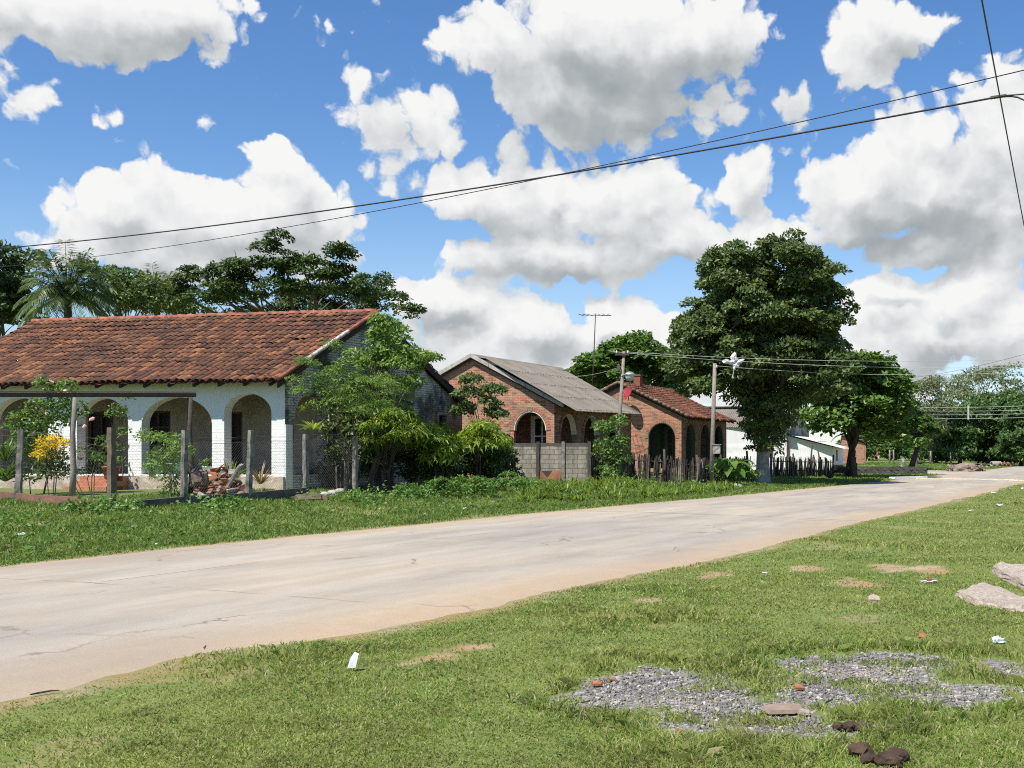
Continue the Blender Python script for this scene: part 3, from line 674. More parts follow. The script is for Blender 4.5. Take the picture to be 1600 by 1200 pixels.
def build_road():
    sv = np.concatenate([np.arange(-12, 30, .12), np.arange(30, 70, .3), np.arange(70, 420, 1.5)])
    le, re = edges(sv); k = 26; u = np.linspace(0, 1, k)
    Lm = re[:, None] + (le - re)[:, None] * u[None]; Sm = np.repeat(sv[:, None], k, 1)
    X = -.9191 * Lm + .3939 * Sm; Y = .3939 * Lm + .9191 * Sm
    edge = np.minimum(u, 1 - u)[None] * (le - re)[:, None]
    H = gh(X, Y) * 0 + .012 + .022 * ss(0, .5, edge) + .035 * ss(0, 3.5, edge) - .03 * ss(.25, 0, edge) + np.minimum(gh(X, Y), .06) * ss(.8, 0, edge) * .9
    V = np.stack([X, Y, H], -1).reshape(-1, 3); ny, nx = X.shape
    i = np.arange(ny - 1)[:, None] * nx + np.arange(nx - 1)[None]
    Fc = np.stack([i, i + nx, i + nx + 1, i + 1], -1).reshape(-1, 4)
    me = np_mesh('road', V, Fc, True)
    at = me.attributes.new('edge', 'FLOAT', 'POINT'); at.data.foreach_set('value', np.ascontiguousarray(np.broadcast_to(edge, X.shape).ravel(), np.float32))
    at = me.attributes.new('side', 'FLOAT', 'POINT'); at.data.foreach_set('value', np.ascontiguousarray(np.broadcast_to(u[None], X.shape).ravel(), np.float32))
    m, t, b = mat('dusty_concrete_road', (.5, .44, .37), .92, .12); v = geo(t)['Position']
    nd = t.new('ShaderNodeAttribute'); nd.attribute_name = 'edge'; e = nd.outputs['Fac']
    rot = t.map(v, rot=(0, 0, math.radians(-66.8)))          # x along the street
    n = t.noise(t.map(rot, scale=(.25, 1, 1)), 1.1, 6, .65); n2 = t.noise(v, 5, 6, .7); n3 = t.noise(v, 60, 4, .65)
    c = t.ramp(n, [(.28, (.275, .24, .19)), (.5, (.345, .305, .248)), (.72, (.405, .36, .297))])
    c = t.mix(t.math('MULTIPLY', t.mr(n2, .5, .75), .45), c, (.38, .29, .20))
    sand = t.mix(n2, (.34, .255, .17), (.40, .31, .215))
    c = t.mix(t.math('MULTIPLY', t.mr(t.math('MULTIPLY_ADD', t.math('SUBTRACT', n2, .5), 2.0, e), 1.5, .35), .9), c, sand)
    st = t.noise(t.map(rot, scale=(.5, 6, 1)), 1.3, 5, .7); c = t.mix(t.math('MULTIPLY', t.mr(st, .58, .72), .35), c, (.36, .29, .22))
    big = t.noise(t.map(rot, scale=(.35, 1, 1)), .35, 4, .6); c = t.hsv(c, .5, t.mr(big, .35, .65, .8, 1.15), t.mr(big, .35, .65, .86, 1.10))
    # slab joints cast across the street, and worn hairline cracks
    sx = t.new('ShaderNodeSeparateXYZ'); t.put(sx.inputs[0], t.vmath('MULTIPLY_ADD', t.vmath('SUBTRACT', t.noise(v, 2.5, 3, .6, 'Color'), (.5, .5, .5)), (.10, .10, 0), rot))
    j = t.math('ABSOLUTE', t.math('SUBTRACT', t.math('FRACT', t.math('DIVIDE', t.math('ADD', sx.outputs[0], 1.6), 7.5)), .5))
    j = t.math('MULTIPLY', t.mr(j, .004, .0016), t.mr(t.noise(v, .8, 3, .6), .42, .6))
    j2 = t.math('MULTIPLY', t.mr(t.math('ABSOLUTE', t.math('SUBTRACT', sx.outputs[1], 11.2)), .022, .008), t.mr(t.noise(v, .45, 3, .6), .46, .56))
    cr = t.math('MULTIPLY', t.mr(t.vor(t.vmath('MULTIPLY_ADD', t.noise(v, 1.5, 4, .6, 'Color'), (.8, .8, 0), v), .38, 'DISTANCE_TO_EDGE'), .010, .002), t.mr(t.noise(v, .35, 3, .6), .52, .62))
    k = t.math('MAXIMUM', t.math('MAXIMUM', j, j2), cr)
    c = t.mix(t.math('MULTIPLY', k, .75), c, (.15, .115, .085))
    pe = t.mr(t.vor(v, 14, 'F1'), .10, .05); c = t.mix(t.math('MULTIPLY', pe, t.mr(t.noise(v, 1.7, 4, .6), .55, .65)), c, (.24, .19, .15))
    c = t.hsv(c, .5, 1, t.mr(n3, .2, .8, .84, 1.16)); t.put(b.inputs['Base Color'], c)
    bump(t, b, t.math('MULTIPLY_ADD', n3, .4, t.math('MULTIPLY_ADD', k, -.6, n2)), .35, .02)
    tag(link('road', me, m), kind='structure')
    # the side street that leaves to the left beyond the low stone wall
    lv = np.linspace(11.6, 75, 60); sv = np.linspace(87.2, 107, 14); X2 = []; W = (fbm(lv, lv * 0, .4, 4) - .5) * 2.5
    for a, sq in enumerate(sv):
        L2 = lv; s2 = sq + (W if a in (0, 13) else 0) * (.3 if a == 0 else 1) + (10 * np.exp(-(lv - 11.6) / 5) if a == 13 else 0)
        x, y = -.9191 * L2 + .3939 * s2, .3939 * L2 + .9191 * s2; X2.append(np.stack([x, y, gh(x, y) + .03], -1))
    V = np.array(X2).reshape(-1, 3); i = np.arange(13)[:, None] * 60 + np.arange(59)[None]
    me = np_mesh('side_road', V, np.stack([i, i + 60, i + 61, i + 1], -1).reshape(-1, 4), True)
    at = me.attributes.new('edge', 'FLOAT', 'POINT'); at.data.foreach_set('value', np.full(len(V), 2.0, np.float32))
    tag(link('side_road', me, m), kind='structure')
build_road()

def grass_obj(name, X, Y, h, w, bend, matl, label):
    n = len(X); Z = gh(X, Y) - .008
    a = rng.random(n) * 2 * PI; dx, dy = np.cos(a), np.sin(a)          # width direction
    b = rng.random(n) * 2 * PI; bx, by = np.cos(b) * bend * h, np.sin(b) * bend * h
    base = np.stack([X, Y, Z], -1)
    s = np.stack([dx, dy, 0 * dx], -1) * (w / 2)[:, None]
    mid = base + np.stack([bx * .35, by * .35, h * .6], -1); tip = base + np.stack([bx, by, h * (1 - .25 * bend)], -1)
    V = np.stack([base - s, base + s, mid + s * .75, tip, mid - s * .75], 1).reshape(-1, 3)
    o = np.arange(n, dtype=np.int32)[:, None] * 5
    Fc = np.concatenate([o + np.array([0, 1, 2, 3, 4])], 1)
    me = np_mesh(name, V, Fc.astype(np.int32))
    return tag(link(name, me, matl), label, 'grass', None, 'stuff')
def grass_mat(COLS, dry, k):
    m = bpy.data.materials.new('grass_blades'); m.use_nodes = True; t = NT(m.node_tree); b = t.n['Principled BSDF']; g = geo(t); v = g['Position']
    c = t.ramp(g['Random Per Island'], COLS)
    n = t.noise(v, .45, 4, .6); n2 = t.noise(v, 2.6, 3, .6)
    c = t.mix(t.math('MULTIPLY', t.mr(n, .40, .68), k), c, dry)
    c = t.hsv(c, .5, 1, t.mr(n2, .3, .7, .72, 1.28))
    t.put(b.inputs['Base Color'], c); b.inputs['Roughness'].default_value = .5; b.inputs['Specular IOR Level'].default_value = .35
    tr = t.new('ShaderNodeBsdfTranslucent'); t.put(tr.inputs[0], t.hsv(c, .49, 1.1, 1.6)); mx = t.new('ShaderNodeMixShader'); mx.inputs[0].default_value = .35
    t.put(mx.inputs[1], b.outputs[0]); t.put(mx.inputs[2], tr.outputs[0]); t.put(t.n['Material Output'].inputs[0], mx.outputs[0]); return m
M_grass = grass_mat([(0, (.130, .195, .036)), (.42, (.195, .275, .055)), (.74, (.25, .31, .078)), (.88, (.36, .34, .14)), (1, (.50, .44, .27))], (.33, .315, .105), .6)
M_verge = grass_mat([(0, (.078, .15, .025)), (.45, (.128, .215, .038)), (.80, (.175, .26, .055)), (.94, (.23, .24, .09)), (1, (.36, .31, .17))], (.19, .215, .055), .4)
def scatter(n, r0, r1, a0, a1, pw=2.0):
    """random spots, thinner with distance"""
    u = rng.random(n); r = r0 * (r1 / r0) ** u; a = rng.uniform(a0, a1, n)
    return r * np.sin(a), r * np.cos(a), r
def build_grass():
    X, Y, r = scatter(1180000, 4.4, 150, -.72, .60)
    s, l = along(X, Y), lat(X, Y); le, re = edges(s)
    road = (l > re + .02) & (l < le - .02)
    near_road = np.minimum(np.abs(l - re), np.abs(l - le))
    k = ~road
    bm, gm = ell_mask(X, Y, BARE), ell_mask(X, Y, GRAV)
    tuft = fbm(X, Y, 3.2, 61, 3); p = 1 - .76 * ss(-.35, .35, bm + .9 * (fbm(X, Y, 9, 71, 2) - .5)); p *= 1 - (.975 - .75 * ss(.53, .66, tuft)) * ss(-.30, .16, gm); p *= .72 + .28 * ss(.0, .3, near_road)
    p *= .50 + .50 * ss(.28, .52, fbm(X, Y, 1.1, 12)); p *= 1 - .55 * ss(.60, .74, fbm(X, Y, .8, 55))
    k &= rng.random(len(X)) < p
    k &= ~((l > 24.1) & (s > 20) & (s < 75)) & ~((s > 87) & (s < 107) & (l > 11.6)) & ~((l > 22) & (r > 75) & (s < 80))
    right = l < 9
    patch = fbm(X, Y, .9, 21); tall = fbm(X, Y, .35, 33)
    h = np.where(right, .016 + .026 * patch + .055 * ss(.62, .76, tall), .04 + .085 * patch)
    h *= 1 - .35 * ss(.7, 0, near_road); h += .06 * ss(-.05, -.45, gm) * ss(-.9, -.45, gm)
    h *= rng.uniform(.55, 1.35, len(X)); h *= 1 + .012 * np.minimum(r, 60)
    w = (.0030 + .00065 * r) * rng.uniform(.7, 1.3, len(X))
    bend = rng.uniform(.25, 1.35, len(X))
    kr, kl = k & right, k & ~right
    grass_obj('roadside_lawn', X[kr], Y[kr], h[kr], w[kr], bend[kr], M_grass, 'short patchy green lawn in front of the road')
    grass_obj('verge_grass', X[kl], Y[kl], h[kl], w[kl], bend[kl], M_verge, 'rougher green grass of the far verge and yards beyond the road')
    # broad-leaved weeds in the far verge
    X, Y, r = scatter(90000, 16, 60, -.62, .3); l, s = lat(X, Y), along(X, Y)
    n = fbm(X, Y, .55, 41); k = (l > 15.7) & (l < 21.0) & (rng.random(len(X)) < ss(.50, .62, n) * (.25 + .75 * ss(17, 20, l))) & (s < 62)
    X, Y, r, n = X[k], Y[k], r[k], n[k]; c = np.stack([X, Y, gh(X, Y) + rng.random(len(X)) ** 1.5 * (.05 + .42 * ss(.5, .7, n))], -1)
    nn = unit(rng.normal(0, .5, c.shape) + np.array([-.2, -.3, .9])); d = unit(np.cross(nn, rand_dir(len(c))))
    L = rng.uniform(.05, .13, len(c))
    tag(leaf_obj('verge_weeds', c, d, nn, L, L * .32, L_weed, None), 'mixed leafy weeds along the far verge', 'weeds', None, 'stuff')
build_grass()
def build_gravel():
    n = 80000; X = rng.uniform(-1, 6.5, n); Y = rng.uniform(5.0, 9.6, n)
    gm = ell_mask(X, Y, GRAV); k = rng.random(n) < (.06 + .94 * ss(-.30, .22, gm)) * (.35 + .65 * ss(.35, .6, fbm(X, Y, 2.7, 81))); k &= gm > -.75; X, Y = X[k], Y[k]; X, Y = X[:24000], Y[:24000]
    bm = bmesh.new(); bmesh.ops.create_icosphere(bm, subdivisions=1, radius=1); bv = np.array([v.co for v in bm.verts]); bf = np.array([[v.index for v in f.verts] for f in bm.faces]); bm.free()
    m = len(X); sz = .0045 + .013 * rng.random(m) ** 3.0
    V = bv[None] * rng.uniform(.6, 1.3, (m, len(bv), 1)) * sz[:, None, None] * rng.uniform(.7, 1.35, (m, 1, 3))
    V[:, :, 2] *= .75; V += np.stack([X, Y, gh(X, Y) - .012 + sz * .35], -1)[:, None]
    Fc = (bf[None] + (np.arange(m) * len(bv))[:, None, None]).reshape(-1, 3)
    me = np_mesh('gravel', V.reshape(-1, 3), Fc.astype(np.int32))
    mt, t, b = mat('grey_gravel', (.25, .25, .25), .85, .3); g = geo(t)
    c = t.ramp(g['Random Per Island'], [(0, (.092, .085, .076)), (.5, (.165, .153, .136)), (.82, (.245, .227, .20)), (.95, (.36, .33, .285)), (1, (.46, .42, .37))])
    pink = t.mr(t.noise(g['Position'], .55, 2, .5), .5, .62); c = t.mix(t.math('MULTIPLY', pink, .4), c, (.46, .39, .33))
    t.put(b.inputs['Base Color'], c)
    tag(link('gravel', me, mt), 'patch of loose grey gravel spilled on the lawn', 'gravel', None, 'stuff')
build_gravel()
# ================================================================ houses
def at_line(x, C):                                       # point on the street-parallel line C seen at picture column x
    Z = C / (1750 - x); return Vector(((x - CX) / F * Z, Z, 0))
def barrel_roof(name, O, across, down, n_across, n_down, pitch, expose, mats, parent, overlap=.07, rad=None, seg=6, slip=None, sag=0.0, jit=1.0):
    """clay barrel tiles: O = ridge corner, across/down unit vectors; covers and pans are separate meshes"""
    O = Vector(O); across = Vector(across).normalized(); down = Vector(down).normalized(); nrm = across.cross(down)
    if nrm.z < 0: nrm = -nrm
    A, Dn, N = np.array(across), np.array(down), np.array(nrm); rad = rad or pitch * .46
    L = expose + overlap
    th = np.linspace(0, PI, seg + 1)
    def tile_set(r0, r1, lift0, lift1, off, conv):
        I, J = np.meshgrid(np.arange(n_across), np.arange(n_down), indexing='ij'); I, J = I.ravel(), J.ravel(); m = len(I)
        cx = (I + .5 + off) * pitch + rng.normal(0, .007 * jit, m); y0 = J * expose + rng.normal(0, .012 * jit, m)
        yaw = rng.normal(0, .022 * jit, m)
        if slip is not None:
            for (i, j, dy, dyaw) in slip:
                k = (I == i) & (J == j); y0[k] += dy; yaw[k] += dyaw
        sagv = -sag * np.sin(PI * np.clip(y0 / (n_down * expose), 0, 1)) * (.6 + .4 * np.sin(cx * .8)) + .018 * jit * (vnoise(cx, y0, .9, 3) - .5) * 2
        out = []
        for e, (r, lift, yy) in enumerate(((r0, lift0, 0.0), (r1, lift1, L))):
            for inner in (0, 1):
                rr = r - .013 * inner
                a = np.cos(th) * rr; h = np.sin(th) * rr * (.92 if conv else -.55)
                px = cx[:, None] + a[None] + yaw[:, None] * yy; py = y0[:, None] + yy + 0 * a[None]; pz = lift + h[None] + sagv[:, None] + rng.normal(0, .004 * jit, m)[:, None]
                out.append(np.array(O)[None, None] + px[..., None] * A + py[..., None] * Dn + pz[..., None] * N)
        V = np.concatenate(out, 1); k = seg + 1; Fq = []
        for s in range(seg):
            Fq += [(s, s + 1, 2 * k + s + 1, 2 * k + s), (k + s, 3 * k + s, 3 * k + s + 1, k + s + 1), (2 * k + s, 2 * k + s + 1, 3 * k + s + 1, 3 * k + s)]
        Fq = np.array(Fq, np.int32); Fc = (Fq[None] + (np.arange(m) * 4 * k)[:, None, None]).reshape(-1, 4)
        return V.reshape(-1, 3), Fc.astype(np.int32)
    V1, F1 = tile_set(rad * .88, rad, .045, .07, 0, True)
    V2, F2 = tile_set(pitch * .5, pitch * .5, .050, .058, .5, False)
    V = np.concatenate([V1, V2]); Fc = np.concatenate([F1, F2 + len(V1)])
    mi = np.concatenate([np.zeros(len(F1), int), np.ones(len(F2), int)])
    return link(name, np_mesh(name, V, Fc, True, mi), mats, parent)
def ridge_caps(name, p0, p1, n, r, matl, parent, M=None):
    p0, p1 = Vector(p0), Vector(p1); d = (p1 - p0) / n; mb = MB(); dn = d.normalized(); a = dn.cross(Vector((0, 0, 1))).normalized()
    for i in range(n):
        o = p0 + d * i + Vector((0, 0, random.uniform(-.012, .012))); V, Fc = [], []
        for e, (t, rr, up) in enumerate(((0, r * .9, 0), (1.14, r, .02))):
            for k in range(7):
                t2 = PI * k / 6; V.append(o + d * t + a * math.cos(t2) * rr + Vector((0, 0, math.sin(t2) * rr * .75 + up)))
            for k in range(7):
                t2 = PI * k / 6; V.append(o + d * t + a * math.cos(t2) * (rr - .018) + Vector((0, 0, math.sin(t2) * (rr * .75 - .018) + up)))
        for k in range(6): Fc += [(k, k + 1, 15 + k, 14 + k), (14 + k, 15 + k, 22 + k, 21 + k), (0 + k, 7 + k, 8 + k, 1 + k)]
        mb.add(V, Fc)
    return mb.build(name, matl, parent, True)
def corrugated(name, O, across, down, W, L, matl, parent, pitch=.177, amp=.026, sheet=1.5, thick=.007):
    """corrugated sheets in overlapping rows; waves run down the slope"""
    O = Vector(O); A = Vector(across).normalized(); Dn = Vector(down).normalized(); N = A.cross(Dn)
    if N.z < 0: O = O + A * W; A = -A; N = -N
    nx = int(W / pitch * 6); xs = np.linspace(0, W, nx + 1); rows = max(1, round(L / sheet)); sl = L / rows
    M = Matrix(((A.x, Dn.x, N.x, O.x), (A.y, Dn.y, N.y, O.y), (A.z, Dn.z, N.z, O.z), (0, 0, 0, 1)))
    V, Fc = [], []; xs_l = list(xs)
    for r in range(rows):
        o = len(V); ys = [r * sl, r * sl + sl * .5, (r + 1) * sl + .11]
        for side in (0, 1):
            for q, y in enumerate(ys):
                lift = (.012 + .005 * q) - thick * side
                for x in xs_l:
                    V.append((x, y, lift + amp * math.cos(2 * PI * x / pitch) + .006 * math.sin(x * 1.3 + r)))
        n = len(xs_l)
        for q in range(2):
            for i in range(n - 1):
                a = o + q * n + i; Fc.append((a, a + n, a + n + 1, a + 1)); b = o + (3 + q) * n + i; Fc.append((b, b + 1, b + n + 1, b + n))
        for i in range(n - 1):
            a = o + 2 * n + i; b = o + 5 * n + i; Fc.append((a, b, b + 1, a + 1)); a = o + i; b = o + 3 * n + i; Fc.append((a, a + 1, b + 1, b))
    ob = link(name, np_mesh(name, np.array(V), Fc, False), matl, parent, M)
    mb = MB()
    for r in range(rows):
        for i in range(int(W / pitch)):
            if i % 2 == 0 or random.random() < .6: mb.box((i * pitch + random.uniform(-.01, .01), (r + 1) * sl + .02, .052), (.03, .03, .035))
    tag(mb.build('roof_bolts', M_bolt, ob, False, M), kind='stuff')
    return ob
def V3(p, z): return Vector((p[0], p[1], z))

# ---------------------------------------------------------------- the white house with the arcade
def white_house():
    C = 44770.0
    A = at_line(445, C); B = at_line(722, C); sd = Vector((SD[0], SD[1], 0)); fd = Vector((FD[0], FD[1], 0))
    Wd = (B - A).length; Lf = 13.12; zb = .30; zf = .95; ze = 3.93; za = 6.22; half = 4.32; zer = 3.42
    root = empty('white_house', (A.x, A.y, zb), 'long white house with red clay tile roof and a row of porch arches', 'house')
    th = .40
    # front wall: local x from the right corner (x = 0 at far left end) - run left to right so the normal faces the street side
    Mf = frame((A.x + fd.x * Lf, A.y + fd.y * Lf, zb), -fd); X = lambda t: Lf - t
    fl = zf - zb
    arcs = [(X(2.07), X(.45), fl, 2.84 - zb, 3.46 - zb), (X(4.98), X(2.49), fl, 2.5 - zb, 3.38 - zb), (X(7.33), X(5.46), fl, 2.6 - zb, 3.38 - zb),
            (X(10.57), X(8.39), fl, 2.6 - zb, 3.42 - zb), (X(12.72), X(11.1), fl, 2.6 - zb, 3.42 - zb)]
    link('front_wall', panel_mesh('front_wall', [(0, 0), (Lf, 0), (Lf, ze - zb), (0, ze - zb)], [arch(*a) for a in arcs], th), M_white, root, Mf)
    # gable wall on the right, in shade, with the arch that closes the porch and a small shrine-like window
    Mg = frame((A.x, A.y, zb), sd)
    win = (8.35, 8.85, 2.0, 2.75)
    garch = (.42, 2.0, fl, 2.75 - zb, 3.46 - zb)
    link('gable_wall', panel_mesh('gable_wall', [(.0, 0), (Wd, 0), (Wd, zer - zb - .02), (half, za - zb), (0.0, ze - zb - .02)],
         [arch(*garch), [(win[0], win[2]), (win[1], win[2]), (win[1], win[3]), (win[0], win[3])]], th), M_mould, root, frame((A.x - fd.x * .006, A.y - fd.y * .006, zb), sd))
    arch_ring('gable_arch_ring', garch, .22, .035, M_mould, root, Mg)
    pw = MB(); pw.box((.16, 1.1, .012), (.30, 2.2, .05)); pw.build('corner_pilaster', M_white, root, False, Mg)
    # little window with a rounded hood
    hb = MB(); cxw = (win[0] + win[1]) / 2
    for bx in ((win[0] - .07, (win[2] + win[3]) / 2, .03), (win[1] + .07, (win[2] + win[3]) / 2, .03)): hb.box(bx, (.14, win[3] - win[2] + .3, .10))
    hb.box((cxw, win[3] + .07, .03), (.6, .12, .12))
    pts = [(cxw + .26 * math.cos(PI * i / 10), win[3] + .14 + .34 * math.sin(PI * i / 10)) for i in range(11)]
    V = [(x, y, .10) for x, y in pts] + [(x, y, -.02) for x, y in pts]; hb.add(V, [list(range(11))] + [[i, i + 11, i + 12, i + 1] for i in range(10)])
    wf = hb.build('window', M_mould, root, False, Mg)
    g = MB(); g.box((cxw, (win[2] + win[3]) / 2, -.12), (win[1] - win[0], win[3] - win[2], .02)); g.build('pane', M_glass, wf, False, Mg)
    # far gable and back wall
    Ml = frame((A.x + fd.x * Lf + sd.x * Wd, A.y + fd.y * Lf + sd.y * Wd, zb), -sd)
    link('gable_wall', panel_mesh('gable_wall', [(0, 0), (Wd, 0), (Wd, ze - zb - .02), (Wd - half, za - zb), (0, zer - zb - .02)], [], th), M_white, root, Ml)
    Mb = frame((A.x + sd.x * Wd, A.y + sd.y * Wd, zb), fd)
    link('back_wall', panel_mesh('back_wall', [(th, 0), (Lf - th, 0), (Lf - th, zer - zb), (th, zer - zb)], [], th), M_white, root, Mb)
    # porch: inner wall 2.4 m behind the arcade, with doorway and windows, floor slab
    pd = 2.45
    Mi = frame((A.x + fd.x * (Lf - th) + sd.x * pd, A.y + fd.y * (Lf - th) + sd.y * pd, zb), -fd); XI = lambda t: Lf - th - t
    ops = [(XI(4.3), XI(3.4), fl + .02, 2.7), (XI(7.1), XI(6.1), fl + .75, 2.75), (XI(9.3), XI(8.3), fl + .02, 2.75), (XI(12.1), XI(11.1), fl + .75, 2.75)]
    rc = lambda o: [(o[0], o[2]), (o[1], o[2]), (o[1], o[3]), (o[0], o[3])]
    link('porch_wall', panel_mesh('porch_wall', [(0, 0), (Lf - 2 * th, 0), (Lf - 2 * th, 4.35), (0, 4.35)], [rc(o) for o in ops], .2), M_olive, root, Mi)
    for k, o in enumerate(ops):
        mb = MB(); w = o[1] - o[0]; h = o[3] - o[2]; cx, cy = (o[0] + o[1]) / 2, (o[2] + o[3]) / 2
        for q in ((cx - w / 2 + .04, cy, .08, h), (cx + w / 2 - .04, cy, .08, h), (cx, cy, .06, h)): mb.box((q[0], q[1], -.08), (q[2], q[3] - .02, .08))
        for yy in (o[2] + .04, o[3] - .04, cy + .12): mb.box((cx, yy, -.085), (w - .18, .06, .07))
        f = mb.build('window' if o[2] > fl + .5 else 'door', M_wood, root, False, Mi)
        g = MB(); g.box((cx, cy, -.15), (w, h, .02)); g.build('pane' if o[2] > fl + .5 else 'door_leaf', M_glass if o[2] > fl + .5 else M_dark, f, False, Mi)
    mb = MB(); sdM = Matrix(((-fd.x, sd.x, 0), (-fd.y, sd.y, 0), (0, 0, 1))).to_4x4()
    c = A + fd * (Lf / 2) + sd * ((pd + .0) / 2); 
    V = []
    for z in (zb, zf):
        for t, s in ((th * .0 + .02, th), (Lf - .02, th), (Lf - .02, pd - .01), (.02, pd - .01)):
            p = A + fd * t + sd * s; V.append((p.x, p.y, z))
    mb.hexa(V); mb.build('porch_floor', M_floor, root)
    # plinth apron in front of the arcade and the steps
    V = []; mb = MB()
    for z in (zb - .1, zf - .06):
        for t, s in ((-.02, -.10), (Lf, -.10), (Lf, -.004), (-.02, -.004)):
            p = A + fd * t + sd * s; V.append((p.x, p.y, z))
    mb.hexa(V); mb.build('plinth', plain('crumbling_brick_plinth', (.42, .34, .27), .9, .4, 5, bmp=.6, stain=(.62, .60, .56)), root)
    mb = MB()
    for k, (s0, z1) in enumerate(((-.95, zb + .28), (-.62, zb + .45), (-.32, zb + .60))):
        V = []
        for z in (zb - .1, z1):
            for t, s in ((5.35, s0), (6.9, s0), (6.9, -.104), (5.35, -.104)):
                p = A + fd * t + sd * s; V.append((p.x, p.y, z - .0))
        mb.hexa(V)
    mb.build('steps', plain('worn_red_brick_steps', (.40, .17, .10), .9, .35, 7, bmp=.5), root)
    # roof: two tiled slopes, ridge caps, rafters
    oh = .58; rise = za - ze; dz = rise / half; HS = {-1: half, 1: Wd - half}; DZ = {-1: dz, 1: (za - zer) / (Wd - half)}
    z_r = za + .16; side = .22
    e1 = sd * -1.0
    def slope(s_sign, nm):
        down = Vector((sd.x * s_sign, sd.y * s_sign, -DZ[s_sign])); dl = down.length
        run = (HS[s_sign] + oh) * dl
        ridge0 = A + sd * half - fd * side; ridge0 = V3(ridge0, z_r)
        nd = int(round(run / .375)); na = int(round((Lf + 2 * side) / .235))
        slipped = [(5, 6, .16, .25), (6, 6, .22, -.3), (4, 7, .1, .3), (5, 7, .12, -.1)] if s_sign < 0 else None
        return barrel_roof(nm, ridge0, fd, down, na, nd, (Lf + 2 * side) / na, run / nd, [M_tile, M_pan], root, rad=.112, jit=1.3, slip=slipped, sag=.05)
    slope(-1, 'roof'); slope(1, 'roof')
    # continuous under-deck so that no daylight shows between the tiles
    mb = MB(); Vd = []
    for s_sign in (-1, 1):
        r0 = A + sd * half - fd * (side - .03); r1 = A + sd * half + fd * (Lf + side - .03); e = HS[s_sign] + oh - .06; dzs = DZ[s_sign]
        V = []
        for off in (-.05, .02):
            for p, q in ((r0, 0), (r1, 0), (r1, 1), (r0, 1)):
                pp = p + sd * (s_sign * e * q); V.append((pp.x, pp.y, z_r - dzs * e * q + off))
        mb.hexa(V)
    mb.build('roof_deck', M_rafter, root)
    ridge_caps('ridge_tiles', V3(A + sd * half - fd * side, z_r + .06), V3(A + sd * half + fd * (Lf + side), z_r + .06), 34, .15, M_ridge, root)
    # lime-bedded verge tiles down the right edge
    for k in range(3):
        mb = MB(); n = 19
        for i in range(n):
            q = (i + .5) / n; s = half - (half + oh) * q; p = A + sd * s - fd * (side + .02); z = z_r - dz * (half + oh) * q + .10
            d = Vector((-sd.x, -sd.y, -dz)).normalized() * .2
            if (0 if i <= 5 else 1 if i < 15 else 2) == k: mb.tube([V3(p, z - .02) - d, V3(p, z - .005) + d], [.062, .072], 8)
        mb.build('verge_tiles', M_limey if k == 1 else M_ridge, root, True)
    mb = MB(); V = []
    for q in (0, 1):
        s = half - (half + oh) * q; p = A + sd * s - fd * (side + .005); z = z_r - dz * (half + oh) * q - .06
        V.append((p, z))
    for sgn in (-1, 1):
        Vv = []
        for dzz in (-.16, .0):
            for q, o in ((0, .0), (1, .0), (1, .04), (0, .04)):
                s = half + sgn * (HS[sgn] + oh - .03) * q; p = A + sd * s - fd * (side - .02 - o); Vv.append((p.x, p.y, z_r - DZ[sgn] * (HS[sgn] + oh) * q - .04 + dzz))
        mb.hexa(Vv)
    mb.build('verge_board', M_rafter, root)
    for i in range(17):
        t = .12 + i * .86
        if t > Lf: break
        mb = MB(); V = []
        for q0, q1 in ((-.50, .55),):
            pts = []
            for zo in (-.17, -.052):
                for tt, s in ((t - .05, q0), (t + .05, q0), (t + .05, q1), (t - .05, q1)):
                    p = A + fd * tt + sd * s; V.append((p.x, p.y, z_r - dz * (half - s) + zo))
        mb.hexa(V); mb.build('rafter', M_rafter, root)
    return root
white_house()

